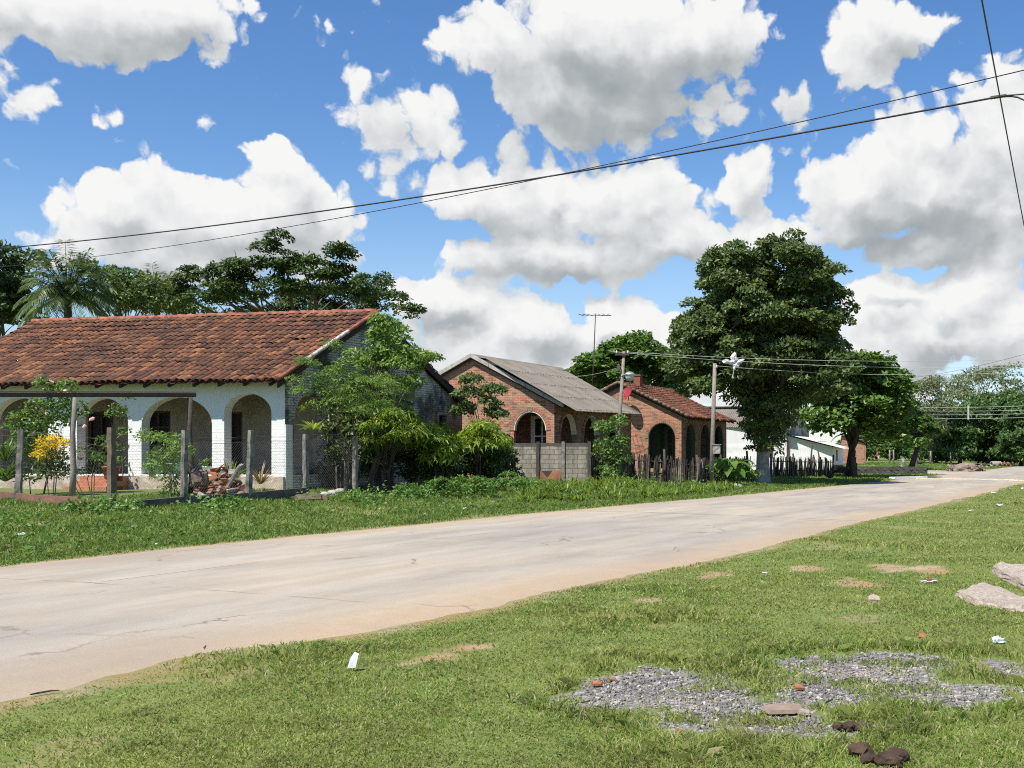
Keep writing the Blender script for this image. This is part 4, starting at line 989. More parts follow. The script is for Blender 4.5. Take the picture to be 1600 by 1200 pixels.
# ---------------------------------------------------------------- brick houses: gable to the left yard, side wall with arches to the street
def brick_house(name, label, xc, xe, xa, za, ze, brick, brick_side, kind, front_arch, side_arches, inner, liner, win_front):
    C = 44770.0; A = at_line(xc, C); B = at_line(xe, C); sd = Vector((SD[0], SD[1], 0)); fd = Vector((FD[0], FD[1], 0))
    Ls = (B - A).length; zb = .40; th = .25
    # half width so that the ridge end shows at picture column xa
    k = (xa - CX) / F; half = (A.x - k * A.y) / (.9769 + k * .2137); Wd = 2 * half
    root = empty(name, (A.x, A.y, zb), label, 'house')
    Mg = frame((A.x + fd.x * Wd, A.y + fd.y * Wd, zb), -fd); X = lambda t: Wd - t
    fa = (X(front_arch[1]), X(front_arch[0]), .35, front_arch[2] - zb, front_arch[3] - zb)
    link('gable_wall', panel_mesh('gable_wall', [(0, 0), (Wd, 0), (Wd, ze - zb), (half, za - zb), (0, ze - zb)], [arch(*fa)], th), brick, root, Mg)
    arch_ring('arch_ring', fa, .20, .02, M_ring, root, Mg)
    arch_liner('arch_lining', fa, th + .02, liner, root, Mg, .035, .004, kind == 'tile')
    Ms = frame((A.x, A.y, zb), sd)
    sa = [(a, b, .35, s - zb, c - zb) for a, b, s, c in side_arches]
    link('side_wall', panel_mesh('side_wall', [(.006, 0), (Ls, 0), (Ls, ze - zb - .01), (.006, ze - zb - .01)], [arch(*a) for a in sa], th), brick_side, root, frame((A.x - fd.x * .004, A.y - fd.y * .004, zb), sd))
    for a in sa:
        arch_ring('arch_ring', a, .17, .03, brick_side, root, Ms); arch_liner('arch_lining', a, th + .02, liner, root, Ms, .035, .008, kind == 'tile')
    Mb = frame((A.x + sd.x * Ls, A.y + sd.y * Ls, zb), fd)
    link('gable_wall', panel_mesh('gable_wall', [(th, 0), (Wd, 0), (Wd, ze - zb), (half, za - zb), (th, ze - zb)], [], th), brick_side, root, Mb)
    Ml = frame((A.x + fd.x * Wd + sd.x * Ls, A.y + fd.y * Wd + sd.y * Ls, zb), -sd)
    link('side_wall', panel_mesh('side_wall', [(th, 0), (Ls - th, 0), (Ls - th, ze - zb - .01), (th, ze - zb - .01)], [], th), brick_side, root, Ml)
    # porch walls, 2 m inside both arcades
    pd = 2.1
    Mi = frame((A.x + fd.x * (Wd - th) + sd.x * pd, A.y + fd.y * (Wd - th) + sd.y * pd, zb), -fd)
    w0 = Wd - th - win_front[1]; w1 = Wd - th - win_front[0]
    link('porch_wall', panel_mesh('porch_wall', [(0, 0), (Wd - th - pd, 0), (Wd - th - pd, ze - zb + .8), (0, ze - zb + .8)], [], .15), inner, root, Mi)
    mb = MB(); h0, h1 = win_front[2] - zb, win_front[3] - zb; cx, cy = (w0 + w1) / 2, (h0 + h1) / 2
    for x in (w0 - .10, w1 + .10): mb.box((x, cy, .02), (.2, h1 - h0 + .3, .12))
    mb.box((cx, h1 + .08, .025), (w1 - w0, .14, .10)); mb.box((cx, h0 - .06, .03), (w1 - w0, .1, .14)); mb.box((cx, cy, .01), (.07, h1 - h0 - .02, .06)); mb.box((cx, cy + .2, .012), (w1 - w0, .06, .05))
    f = mb.build('window', liner if kind == 'tile' else M_window_white, root, False, Mi)
    g = MB(); g.box((cx, cy, -.005), (w1 - w0, h1 - h0, .05)); g.build('pane', M_glass, f, False, Mi)
    Mj = frame((A.x + fd.x * pd + sd.x * pd, A.y + fd.y * pd + sd.y * pd, zb), sd)
    link('porch_wall', panel_mesh('porch_wall', [(.15, 0), (Ls - pd - .3, 0), (Ls - pd - .3, ze - zb + .8), (.15, ze - zb + .8)], [], .15), inner, root, Mj)
    V = []; mb = MB()
    for z in (zb - .3, zb + .34):
        for t, s in ((.3, .27), (Wd - .3, .27), (Wd - .3, Ls - .3), (.3, Ls - .3)):
            p = A + fd * t + sd * s; V.append((p.x, p.y, z))
    mb.hexa(V); mb.build('porch_floor', M_floor, root)
    # roof, ridge along the street
    oh = .48; dz = (za - ze) / half; side = .2; z_r = za + .10
    down_len = math.hypot(1, dz); run = (half + oh) * down_len
    start = A + fd * half - sd * side
    for sgn in (-1, 1):
        down = Vector((fd.x * sgn, fd.y * sgn, -dz))
        if kind == 'sheet': corrugated('roof', V3(start, z_r), sd, down, Ls + 2 * side, run, M_corr, root, sheet=run / 4)
        else:
            nd, na = int(run / .30), int((Ls + 2 * side) / .20)
            slip = [(int(na * f), nd - 1 - k, .1 + .1 * random.random(), random.uniform(-.4, .4)) for f, k in ((.55, 1), (.6, 0), (.66, 2), (.7, 1), (.78, 0), (.82, 3), (.88, 1), (.9, 4), (.73, 4))]
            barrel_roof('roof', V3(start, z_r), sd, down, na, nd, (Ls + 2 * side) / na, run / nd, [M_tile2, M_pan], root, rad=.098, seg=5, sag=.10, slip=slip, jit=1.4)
    mb = MB()
    for sgn in (-1, 1):
        V = []; e = half + oh - .05
        for off in (-.06, -.028 if kind == 'sheet' else .02):
            for q, s in ((0, .02), (0, Ls + 2 * side - .02), (1, Ls + 2 * side - .02), (1, .02)):
                p = start + sd * s + fd * (sgn * e * q); V.append((p.x, p.y, z_r - dz * e * q + off))
        mb.hexa(V)
    mb.build('roof_deck', M_rafter, root)
    for sgn in (-1, 1):
        for s0 in (.05, side + Ls + .2):
            V = []; e = half + oh - .1
            for off in (-.19, -.062):
                for q, s in ((0, s0), (0, s0 + .08), (1, s0 + .08), (1, s0)):
                    p = start + sd * s + fd * (sgn * (.02 + e * q)); V.append((p.x, p.y, z_r - dz * e * q + off))
            mb = MB(); mb.hexa(V); mb.build('verge_board', M_rafter, root)
        for i in range(int(Ls / .8)):
            s = side + .3 + i * .8; V = []
            for off in (-.16, -.062):
                for q, so in ((half - .25, s), (half - .25, s + .07), (half + oh - .09, s + .07), (half + oh - .09, s)):
                    p = start + sd * so + fd * (sgn * q); V.append((p.x, p.y, z_r - dz * q + off))
            mb = MB(); mb.hexa(V); mb.build('rafter', M_rafter, root)
    r0, r1 = V3(start - sd * .03, z_r), V3(start + sd * (Ls + 2 * side + .03), z_r)
    if kind == 'sheet':
        mb = MB()
        for sgn in (-1, 1):
            V = []
            for off in (.045, .065):
                for q, s in ((0, 0), (0, 1), (.30, 1), (.30, 0)):
                    p = r0.lerp(r1, s) + fd * (sgn * q); V.append((p.x, p.y, z_r - dz * q + off))
            mb.hexa(V)
        mb.build('ridge_capping', M_corr, root)
        mb = MB(); n = 5                                         # barge pieces along the sunny verge
        for sgn in (-1, 1):
            for i in range(n):
                q0, q1 = (half + oh) * i / n, (half + oh) * (i + 1.04) / n; V = []
                for off in (-.10, .075 + .012 * (i % 2)):
                    for q, s in ((q0, -.035), (q0, .05), (q1, .05), (q1, -.035)):
                        p = start + sd * s + fd * (sgn * q); V.append((p.x, p.y, z_r - dz * q + off))
                mb.hexa(V)
        mb.build('barge_capping', plain('pale_fibre_cement_edge', (.40, .375, .34), .9, .3, 3, stain=(.16, .15, .14)), root)
    else:
        ridge_caps('ridge_tiles', r0 + Vector((0, 0, .05)), r1 + Vector((0, 0, .05)), 24, .14, plain('sooty_ridge_tile', (.13, .07, .05), .85, .4, 6), root)
        mb = MB()
        for sgn in (-1, 1):
            for i in range(16):
                q = (half + oh) * (i + .5) / 16; p = start - sd * .0 + fd * (sgn * q); d = Vector((fd.x * sgn, fd.y * sgn, -dz)).normalized() * .19
                c = V3(p, z_r - dz * q + .09); mb.tube([c - d, c + d + Vector((0, 0, .015))], [.085, .10], 7)
        mb.build('verge_tiles', plain('mixed_verge_tile', (.16, .10, .075), .85, .5, 3, stain=(.5, .45, .40), stain_lo=.58, stain_hi=.68), root, True)
    return root, A, half, Ls, z_r, dz, start, sd, fd
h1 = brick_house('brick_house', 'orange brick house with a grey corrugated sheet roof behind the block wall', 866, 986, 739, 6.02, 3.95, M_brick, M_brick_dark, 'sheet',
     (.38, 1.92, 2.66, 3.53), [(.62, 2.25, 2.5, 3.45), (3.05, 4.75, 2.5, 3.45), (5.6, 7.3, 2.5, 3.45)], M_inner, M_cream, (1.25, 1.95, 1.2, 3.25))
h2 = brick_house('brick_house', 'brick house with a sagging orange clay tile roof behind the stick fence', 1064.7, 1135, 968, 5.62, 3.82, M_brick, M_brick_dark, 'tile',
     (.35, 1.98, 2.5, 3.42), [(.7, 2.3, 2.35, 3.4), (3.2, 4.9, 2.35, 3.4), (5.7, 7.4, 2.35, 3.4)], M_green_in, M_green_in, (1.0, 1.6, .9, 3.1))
def chimney():
    root, A, half, Ls, z_r, dz, start, sd, fd = h2
    mb = MB(); p = start + sd * 2.6 + fd * -.15
    V = []
    for z in (z_r - .5, z_r + .62):
        for a, b in ((-.2, -.2), (.2, -.2), (.2, .2), (-.2, .2)): q = p - fd * a + sd * b; V.append((q.x, q.y, z))
    mb.hexa(V); V = []
    for z in (z_r + .62, z_r + .70):
        for a, b in ((-.25, -.25), (.25, -.25), (.25, .25), (-.25, .25)): q = p - fd * a + sd * b; V.append((q.x, q.y, z))
    mb.hexa(V)
    mb.build('chimney', plain('dull_red_chimney', (.24, .09, .06), .9, .3, 5, bmp=.5), root)
chimney()

# ---------------------------------------------------------------- the grey-roofed white house with its lean-to
def far_house():
    C = 44770.0; A = at_line(1229, C); B = at_line(1264, C); sd = Vector((SD[0], SD[1], 0)); fd = Vector((FD[0], FD[1], 0))
    Wd = (B - A).length; half = Wd / 2; Lf = 8.2; zb = .3; ze = 3.72; za = 5.25
    root = empty('plastered_house', (A.x, A.y, zb), 'white house with grey sheet roof half hidden behind the largest tree', 'house')
    Mf = frame((A.x + fd.x * Lf, A.y + fd.y * Lf, zb), -fd)
    dr = [(3.0, .0), (4.0, .0), (4.0, 2.2), (3.0, 2.2)]; w1 = [(6.3, 1.0), (7.2, 1.0), (7.2, 2.2), (6.3, 2.2)]
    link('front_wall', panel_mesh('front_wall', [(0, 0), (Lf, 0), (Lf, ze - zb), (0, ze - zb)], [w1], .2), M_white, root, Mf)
    mb = MB(); mb.box((6.75, 1.6, -.1), (.88, 1.18, .05)); mb.build('window', M_wood, root, False, Mf)
    link('gable_wall', panel_mesh('gable_wall', [(0.004, 0), (Wd, 0), (Wd, ze - zb - .02), (half, za - zb), (0.004, ze - zb - .02)], [], .2), M_mould, root, frame((A.x - fd.x * .004, A.y - fd.y * .004, zb), sd))
    Ml = frame((A.x + fd.x * Lf + sd.x * Wd, A.y + fd.y * Lf + sd.y * Wd, zb), -sd)
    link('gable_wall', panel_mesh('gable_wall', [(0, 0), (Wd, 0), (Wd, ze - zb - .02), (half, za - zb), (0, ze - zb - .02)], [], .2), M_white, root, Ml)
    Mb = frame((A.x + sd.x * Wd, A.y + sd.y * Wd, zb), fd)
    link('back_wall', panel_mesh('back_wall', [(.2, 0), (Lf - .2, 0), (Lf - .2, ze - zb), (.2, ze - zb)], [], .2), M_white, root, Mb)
    dz = (za - ze) / half; oh = .4; side = .12; z_r = za + .08; run = (half + oh) * math.hypot(1, dz)
    start = A + sd * half - fd * side
    for sgn in (-1, 1):
        corrugated('roof', V3(start, z_r), fd, Vector((sd.x * sgn, sd.y * sgn, -dz)), Lf + 2 * side, run, M_corr, root, sheet=run / 2)
    mb = MB()
    for i in range(2):                                          # dark rain stain board and red downpipe at the corner
        pass
    mb.box((.22, 1.75, .03), (.30, 1.15, .05)); mb.build('shutter', M_rust_door, root, False, frame((A.x, A.y, zb), sd))
    # lean-to against the gable
    E = A - fd * 3.35 + sd * .45; L0 = A - fd * .004 + sd * .45; Ld = 3.7; z0, z1 = 2.95, 2.12
    lt = empty('lean_to_shed', (E.x, E.y, zb), 'small white lean-to shed with pale metal roof against the house gable', 'shed')
    Mw = frame((L0.x, L0.y, zb), -fd); W = 3.34
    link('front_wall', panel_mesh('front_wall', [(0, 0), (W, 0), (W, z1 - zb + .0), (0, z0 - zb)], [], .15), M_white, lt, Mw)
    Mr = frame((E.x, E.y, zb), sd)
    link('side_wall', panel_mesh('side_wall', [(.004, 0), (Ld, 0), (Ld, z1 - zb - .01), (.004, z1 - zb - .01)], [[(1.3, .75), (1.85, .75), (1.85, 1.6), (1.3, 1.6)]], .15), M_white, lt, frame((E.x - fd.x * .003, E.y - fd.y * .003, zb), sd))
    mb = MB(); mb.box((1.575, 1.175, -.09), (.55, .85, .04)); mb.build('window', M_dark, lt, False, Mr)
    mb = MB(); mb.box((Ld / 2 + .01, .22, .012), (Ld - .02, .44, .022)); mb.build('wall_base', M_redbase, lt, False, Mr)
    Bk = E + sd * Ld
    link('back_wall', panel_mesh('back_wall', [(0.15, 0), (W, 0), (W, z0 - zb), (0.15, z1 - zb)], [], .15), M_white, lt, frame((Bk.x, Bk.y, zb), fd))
    slope = Vector((-fd.x * W, -fd.y * W, z1 - z0)); st = L0 - sd * .22 + fd * .0
    corrugated('roof', V3(st, z0 + .09), sd, slope, Ld + .4, slope.length + .55, M_zinc, lt, pitch=.15, amp=.018, sheet=2)
far_house()
def brick_shed():
    p0 = P(1316, 725, 119.5); p1 = P(1353, 725, 119.2); zb = .45
    d = Vector((p1.x - p0.x, p1.y - p0.y, 0)); W = d.length; d.normalize()
    root = empty('brick_shed', (p1.x, p1.y, zb), 'small orange brick shed behind the round-crowned almond tree', 'shed')
    M = frame((p0.x, p0.y, zb), d)
    link('front_wall', panel_mesh('front_wall', [(0, 0), (W, 0), (W, 2.45), (0, 3.1)], [], .2), M_brick, root, M)
    n = Vector((-d.y, d.x, 0)); q = p1 + n * 2.0
    link('side_wall', panel_mesh('side_wall', [(0, 0), (2.0, 0), (2.0, 2.44), (0, 2.44)], [], .2), M_brick_dark, root, frame((p1.x + d.x * .004, p1.y + d.y * .004, zb), n))
    link('back_wall', panel_mesh('back_wall', [(.2, 0), (W, 0), (W, 3.1), (.2, 2.45)], [], .2), M_brick, root, frame((q.x, q.y, zb), -d))
    mb = MB(); V = []
    for zo in (.04, .10):
        for a, b in ((-.2, -.3), (W + .3, -.3), (W + .3, 2.3), (-.2, 2.3)):
            r = p0 + d * a + n * b; V.append((r.x, r.y, zb + 3.1 - .65 * a / W + zo))
    mb.hexa(V); mb.build('roof', M_corr, root)
brick_shed()
# ================================================================ fences, poles, wires, small things
Z3 = Vector((0, 0, 1))
def dup(o, M, parent=None, **kw):
    c = o.copy(); COL.objects.link(c)
    if parent is None: c.matrix_world = M; WM[c.name] = M
    else:
        c.parent = parent; c.matrix_local = WM[parent.name].inverted() @ M; WM[c.name] = M
    for k, v in kw.items(): c[k] = v
    return c
def post_mesh(name, w, h, jit=.012):
    V, Fc = [], []; n = 7
    for i in range(n + 1):
        z = h * i / n
        for sx, sy in ((-1, -1), (1, -1), (1, 1), (-1, 1)):
            k = 1 - .12 * i / n; V.append((sx * w / 2 * k + random.uniform(-jit, jit), sy * w / 2 * k + random.uniform(-jit, jit), z))
    for i in range(n):
        for k in range(4): Fc.append((i * 4 + k, i * 4 + (k + 1) % 4, i * 4 + 4 + (k + 1) % 4, i * 4 + 4 + k))
    Fc.append((n * 4, n * 4 + 1, n * 4 + 2, n * 4 + 3)); return np_mesh(name, np.array(V), Fc)
FENCE_C = 40346.0
def wire_fence():
    corner = at_line(174, FENCE_C); cz = .28
    root = empty('wire_fence', (corner.x, corner.y, cz), 'chain-link fence on leaning grey concrete posts round the white house yard', 'fence')
    rotS = math.atan2(SD[1], SD[0])
    # posts along the street, then the return leg along the front to the left
    spots = []
    for x, ytop, ybot, lean in ((174, 668, 800, .0), (287, 672, 788, .015), (388, 672, 780, .03), (478, 678, 770, -.01), (555, 682, 762, .0)):
        p = at_line(x, FENCE_C); spots.append((p, EYE + (CY - ybot) / F * p.y - .05, EYE + (CY - ytop) / F * p.y, lean))
    tops = []
    for k, (p, zb, zt, lean) in enumerate(spots):
        me = post_mesh('post', .13 if k else .15, zt - zb)
        o = link('post', me, M_rustpost if k == 0 else M_post, root, Matrix.Translation((p.x, p.y, zb)) @ Matrix.Rotation(lean, 4, 'X') @ Matrix.Rotation(lean * 1.5, 4, 'Y') @ Matrix.Rotation(rotS, 4, 'Z'))
        if k == 0: o['label'] = 'corner post streaked with orange rust'
        tops.append((p, zb, zt))
    fd = Vector((FD[0], FD[1], 0)); left = []
    for t in (2.5, 5.0, 7.4):
        p = corner + fd * t; zb = .28 + .07 * t; zt = zb + 1.72
        me = post_mesh('post', .13, zt - zb + .1); link('post', me, M_post, root, Matrix.Translation((p.x, p.y, zb - .1)) @ Matrix.Rotation(.045, 4, 'Y') @ Matrix.Rotation(.2, 4, 'Z'))
        left.append((p, zb, zt))
    # the woven mesh and its straining wires
    def mesh_run(a, b, name):
        (p0, z0, t0), (p1, z1, t1) = a, b; L = (Vector((p1.x - p0.x, p1.y - p0.y, 0))).length; mb = MB()
        d = (p1 - p0).normalized(); h0 = min(t0 - z0, 1.65) - .2; s = .085
        def pt(u, v):                                       # u along, v up
            z = z0 + (z1 - z0) * u / L + .12 + v + .015 * math.sin(u * 5 + v * 3); q = p0 + d * u; return Vector((q.x + .02 * math.sin(v * 4 + u), q.y, z))
        n = int(L / s); r = .0015
        for i in range(-int(h0 / s), n + 1):
            for sg in (1, -1):
                u0 = i * s; pts = []
                for (ua, va), (ub, vb) in (((u0, 0), (u0 + h0, h0)),):
                    if ua < 0: va += -ua; ua = 0
                    if ub > L: vb -= ub - L; ub = L
                    if ub - ua > .05:
                        A = (ua, va) if sg > 0 else (L - ua, va); B = (ub, vb) if sg > 0 else (L - ub, vb)
                        pts = [pt(*A), pt((A[0] + B[0]) / 2, (A[1] + B[1]) / 2), pt(*B)]
                if pts: mb.tube(pts, r, 3, False)
        for v in (.02, h0 * .5, h0 - .02, h0 + .12): mb.tube([pt(L * k / 6, v - .012 * math.sin(PI * k / 6)) for k in range(7)], .0032, 4, False)
        return mb.build(name, M_metal, root)
    for a, b in zip(tops[:-1], tops[1:]): mesh_run(a, b, 'wire_mesh')
    pl = [tops[0]] + left
    for a, b in zip(pl[:-1], pl[1:]): mesh_run(a, b, 'wire_mesh')
    # low kerb walls under the fence
    def kerb(name, pts, w, matl, label, cat='wall'):
        mb = MB()
        for (a, za, ha), (b, zb_, hb) in zip(pts[:-1], pts[1:]):
            d = (b - a).normalized(); n = Vector((-d.y, d.x, 0)) * w / 2; V = []
            for e in (0, 1):
                for p, z, h, sg in ((a, za, ha, -1), (b, zb_, hb, -1), (b, zb_, hb, 1), (a, za, ha, 1)):
                    q = p + n * sg; V.append((q.x, q.y, z + (h if e else -.35)))
            mb.hexa(V)
        o = mb.build(name, matl); return tag(o, label, cat)
    c = corner
    kerb('kerb_wall', [(c + fd * .11, .28, .24)] + [(c + fd * t, .28 + .07 * t, .24 + .02 * math.sin(t * 2)) for t in (1, 2, 3, 4.5, 6, 8)], .14, M_redwall, 'faded red rendered kerb wall under the wire fence facing the camera')
    run = []
    for k, (p, zb, zt) in enumerate(tops[:4]): run.append((p, zb + .02, .24 - .02 * k))
    d0 = (run[1][0] - run[0][0]).normalized(); run[0] = (run[0][0] + d0 * .1, *run[0][1:])
    kerb('kerb_wall', run, .14, M_darkwall, 'dark mossy kerb wall under the wire fence along the street')
wire_fence()

def trellis():
    p0, p1 = P(112, 773, 29.0), P(298, 745, 31.2); p0.z = float(gh(p0.x, p0.y)) - .1; p1.z = float(gh(p1.x, p1.y)) - .1
    t0, t1 = P(116, 621, 29.0), P(297, 621, 31.2)
    root = empty('timber_trellis', p0, 'weathered timber trellis beam on two rough posts in front of the porch', 'trellis')
    for a, b in ((p0, t0), (p1, t1)):
        mb = MB(); mb.tube([a, a.lerp(b, .3) + Vector((.03, 0, 0)), a.lerp(b, .65) + Vector((-.02, 0, 0)), b], [.085, .08, .07, .075], 8); mb.build('post', M_pole if a is p0 else M_wood, root, True)
    mb = MB(); d = (t1 - t0).normalized(); a = t0 - d * 4.2; b = t1 + d * .15; n = Vector((-d.y, d.x, 0)) * .05; V = []
    for z in (0.0, .11):
        for q, s in ((a, -1), (b, -1), (b, 1), (a, 1)): r = q + n * s; V.append((r.x, r.y, q.z + z + .01))
    mb.hexa(V); mb.build('beam', M_rafter, root)
    mb = MB(); mb.hexa([(x, y, z + .125) for x, y, z in V[:4]] + [(x, y, z + .04) for x, y, z in V[4:]]); mb.build('cap_board', plain('rusty_brown_strip', (.24, .12, .09), .8, .3, 4), root)
trellis()

def block_wall():
    B = at_line(923, FENCE_C); fd = Vector((FD[0], FD[1], 0)); W = 3.75; zb = float(gh(B.x, B.y)) - .2; H = EYE + (CY - 692) / F * B.y - zb
    A = B + fd * W
    root = empty('block_wall', (A.x, A.y, zb), 'grey concrete block wall with plain posts in front of the brick house', 'wall')
    M = frame((A.x, A.y, zb), -fd)
    link('wall', panel_mesh('wall', [(0, 0), (W, 0), (W, H - .16), (0, H - .16)], [], .13), M_block, root, M)
    mb = MB(); mb.box((W / 2, H - .075, -.065), (W, .146, .128)); mb.build('coping', M_cap, root, False, M)
    for k, x in enumerate((.10, 1.36, 2.52, W - .05)):
        me = post_mesh('post', .16, H + .06, .008); link('post', me, M_post if k % 2 == 0 else M_paling, root, M @ Matrix.Translation((x, 0, .0)) @ Matrix.Rotation(-PI / 2, 4, 'X'))
    sheet = empty('rusty_sheet', (A.x - fd.x * 1.95, A.y - fd.y * 1.95, zb), 'rusty orange metal sheet leaning on the block wall between two posts', 'metal sheet')
    mb = MB(); mb.add([(1.47, .1, .16), (2.40, .1, .16), (2.42, .74, .05), (1.46, .72, .05), (1.47, .1, .145), (2.40, .1, .145), (2.42, .74, .035), (1.46, .72, .035)],
                      [(0, 1, 2, 3), (7, 6, 5, 4), (0, 3, 7, 4), (1, 5, 6, 2), (3, 2, 6, 7)]); mb.build('sheet', M_rustsheet, sheet, False, M)
    mb = MB(); mb.add([(1.55, .715, .060), (2.02, .715, .060), (1.80, .44, .112), (2.40, .735, .056)], [(0, 2, 1)]); mb.build('torn_patch', M_dark, sheet, False, M)
block_wall()

def paling_fence(name, label, pts, height, nm=8.5, broken=0.0, pale=M_paling):
    """pts: ground points; rough upright sticks wired to two rails"""
    root = empty(name, pts[0], label, 'fence'); mb = MB(); rail = MB()
    for a, b in zip(pts[:-1], pts[1:]):
        L = (b - a).length; n = int(L * nm)
        for i in range(n):
            t = (i + random.uniform(.2, .8)) / n; q = a.lerp(b, t); z = float(gh(q.x, q.y))
            h = height * random.uniform(.84, 1.06) * (random.uniform(.45, 1) if random.random() < broken else 1); r = random.uniform(.022, .05)
            ln = Vector((random.gauss(0, .05), random.gauss(0, .05), 0)) + (b - a).normalized() * random.gauss(.03, .07)
            q = Vector((q.x + random.uniform(-.04, .04), q.y + random.uniform(-.04, .04), z - .1)); tp = q + Vector((ln.x * h, ln.y * h, h + .1))
            m = q.lerp(tp, .5) + Vector((random.uniform(-.03, .03), random.uniform(-.03, .03), 0))
            mb.tube([q, m, tp], [r, r * .95, r * .7], 5)
        for hz in (.35, .78):
            rail.tube([a + Vector((0, 0, 0)) + Z3 * 0 + Vector((0, 0, float(gh(a.x, a.y)) - a.z + height * hz)), Vector((b.x, b.y, float(gh(b.x, b.y)) + height * hz))], .028, 5)
    mb.build('palings', pale, root); rail.build('rails', M_rafter, root)
    for k, p in enumerate(pts):
        m2 = MB(); z = float(gh(p.x, p.y)); h = height * random.uniform(1.05, 1.3)
        m2.tube([(p.x, p.y, z - .15), (p.x + .02, p.y, z + h * .5), (p.x + random.uniform(-.05, .05), p.y, z + h)], [.07, .065, .055], 7); m2.build('post', M_wood, root, True)
    return root
def gp(x, Z, l=None):
    X = (x - CX) / F * Z; return Vector((X, Z, float(gh(X, Z))))
paling_fence('stick_fence', 'close-set grey stick fence with leaning palings before the clay-tiled brick house',
             [gp(927, 49.2), gp(988, 54.0), gp(1038, 52.6), gp(1090, 51.2)], 1.22, 17)
paling_fence('stick_fence', 'pale stick fence running from the leaning palings to the whitewashed tree trunk', [gp(1092, 52.2), gp(1125, 56.5), gp(1168, 61)], 1.2, 15)
paling_fence('stick_fence', 'broken dark stick fence in the shade in front of the white lean-to shed', [gp(1204, 66), gp(1240, 69), gp(1272, 71.5), gp(1301, 74.2)], 1.22, 11, .35)
for x, Z, h, lean in ((1266, 71, 2.2, .12), (1283, 72.4, 1.7, -.2)):
    p = gp(x, Z); mb = MB(); mb.tube([(0, 0, -.2), (lean * .4, 0, h * .5), (lean, 0, h)], [.07, .06, .05], 7)
    tag(mb.build('wooden_stake', M_wood, None, True, Matrix.Translation(p)), 'tall crooked stake rising above the broken stick fence' if x == 1266 else 'shorter leaning stake in the broken stick fence', 'stake')

# ---------------------------------------------------------------- poles and lines
def cat_curve(a, b, sag, n=24):
    a, b = Vector(a), Vector(b); return [a.lerp(b, i / n) - Z3 * sag * 4 * (i / n) * (1 - i / n) for i in range(n + 1)]
def wire(name, pts, r, matl, label):
    mb = MB(); mb.tube(pts, r, 5, False); return tag(mb.build(name, matl), label, 'cable')
def lamp_pole():
    Z = 49.9; b = P(964, 745, Z); b.z = float(gh(b.x, b.y)) - .3; t = P(975, 549, Z)
    root = empty('lamp_pole', b, 'thin leaning timber pole with a street lamp beside the brick houses', 'pole')
    mb = MB(); mb.tube([b, b.lerp(t, .5) + Vector((-.04, 0, 0)), t], [.10, .085, .07], 9); mb.build('pole', M_pole, root, True)
    c = P(974, 554, Z); mb = MB(); mb.box(c + Vector((-.05, -.09, 0)), (.62, .07, .09)); mb.build('crossarm', M_wood, root)
    for dx in (-.3, .2):
        mb = MB(); mb.lathe(c + Vector((dx, -.09, .045)), [(.02, 0), (.045, .02), (.03, .05), (.05, .07), (.03, .11), (0, .13)], 10); mb.build('insulator', M_ceram, root, True)
    q = P(970, 575, Z); mb = MB(); mb.box(q + Vector((-.09, -.10, 0)), (.14, .10, .18)); mb.lathe(q + Vector((-.09, -.10, .09)), [(.05, 0), (.06, .04), (.0, .10)], 8); mb.build('terminal_box', M_metal, root)
    # lamp: curved arm, cowl and glass bowl
    l0 = P(970, 590, Z); e = P(980, 588, Z) + Vector((.02, -.35, 0)); mb = MB(); mb.tube([l0, l0.lerp(e, .4) + Z3 * .10, e + Z3 * .06], .028, 7)
    arm = mb.build('lamp_arm', M_alum, root, True)
    lc = P(984, 586, Z) + Vector((0, -.4, 0))
    mb = MB(); mb.lathe(lc, [(.0, .12), (.10, .115), (.22, .03), (.25, -.01), (.24, -.03), (.21, -.02), (.0, .05)], 18); mb.build('lamp_cowl', M_alum, root, True)
    mb = MB(); mb.lathe(lc - Z3 * .02, [(.205, 0), (.195, -.12), (.13, -.25), (.05, -.28), (0, -.285)], 16); mb.build('lamp_bowl', M_lampglass, root, True)
    return c
arm_c = lamp_pole()
def plain_pole():
    Z = 53.2; b = P(1111, 748, Z); b.z = float(gh(b.x, b.y)) - .3; t = P(1117, 568, Z)
    root = empty('power_pole', b, 'grey power pole with a meter box in front of the clay-tiled brick house', 'pole')
    mb = MB(); mb.tube([b, b.lerp(t, .5), t], [.12, .105, .09], 10); mb.build('pole', M_pole, root, True)
    mb = MB(); c = P(1116, 702, Z); mb.box(c + Vector((.10, -.16, 0)), (.34, .2, .42)); mb.box(c + Vector((.10, -.16, .225)), (.42, .28, .03)); mb.build('meter_box', M_rubgrey, root)
    mb = MB(); mb.lathe(P(1118, 573, Z) + Vector((.05, -.1, -.05)), [(.02, 0), (.05, .02), (.03, .06), (.05, .09), (0, .13)], 10); mb.build('insulator', M_ceram, root, True)
    return P(1118, 572, Z)
pole_c = plain_pole()
wire('service_cable', cat_curve(arm_c + Vector((.2, -.09, .1)), P(1850, 547, 60), .5), .0095, M_palewire, 'upper of the two pale cables from the lamp pole across the largest tree')
wire('service_cable', cat_curve(arm_c + Vector((-.3, -.09, .1)), P(1850, 560, 60), .6), .0095, M_palewire, 'lower of the two pale cables from the lamp pole across the largest tree')
wire('service_cable', cat_curve(pole_c + Vector((.05, -.1, 0)), P(1850, 556, 62), .7), .0095, M_palewire, 'pale cable sagging from the meter-box pole past the round-crowned almond tree')
wire('service_cable', cat_curve(P(880, 588, 58), P(970, 573, 49.9), .15), .008, M_palewire, 'thin cable from the sheet roof to the lamp pole')
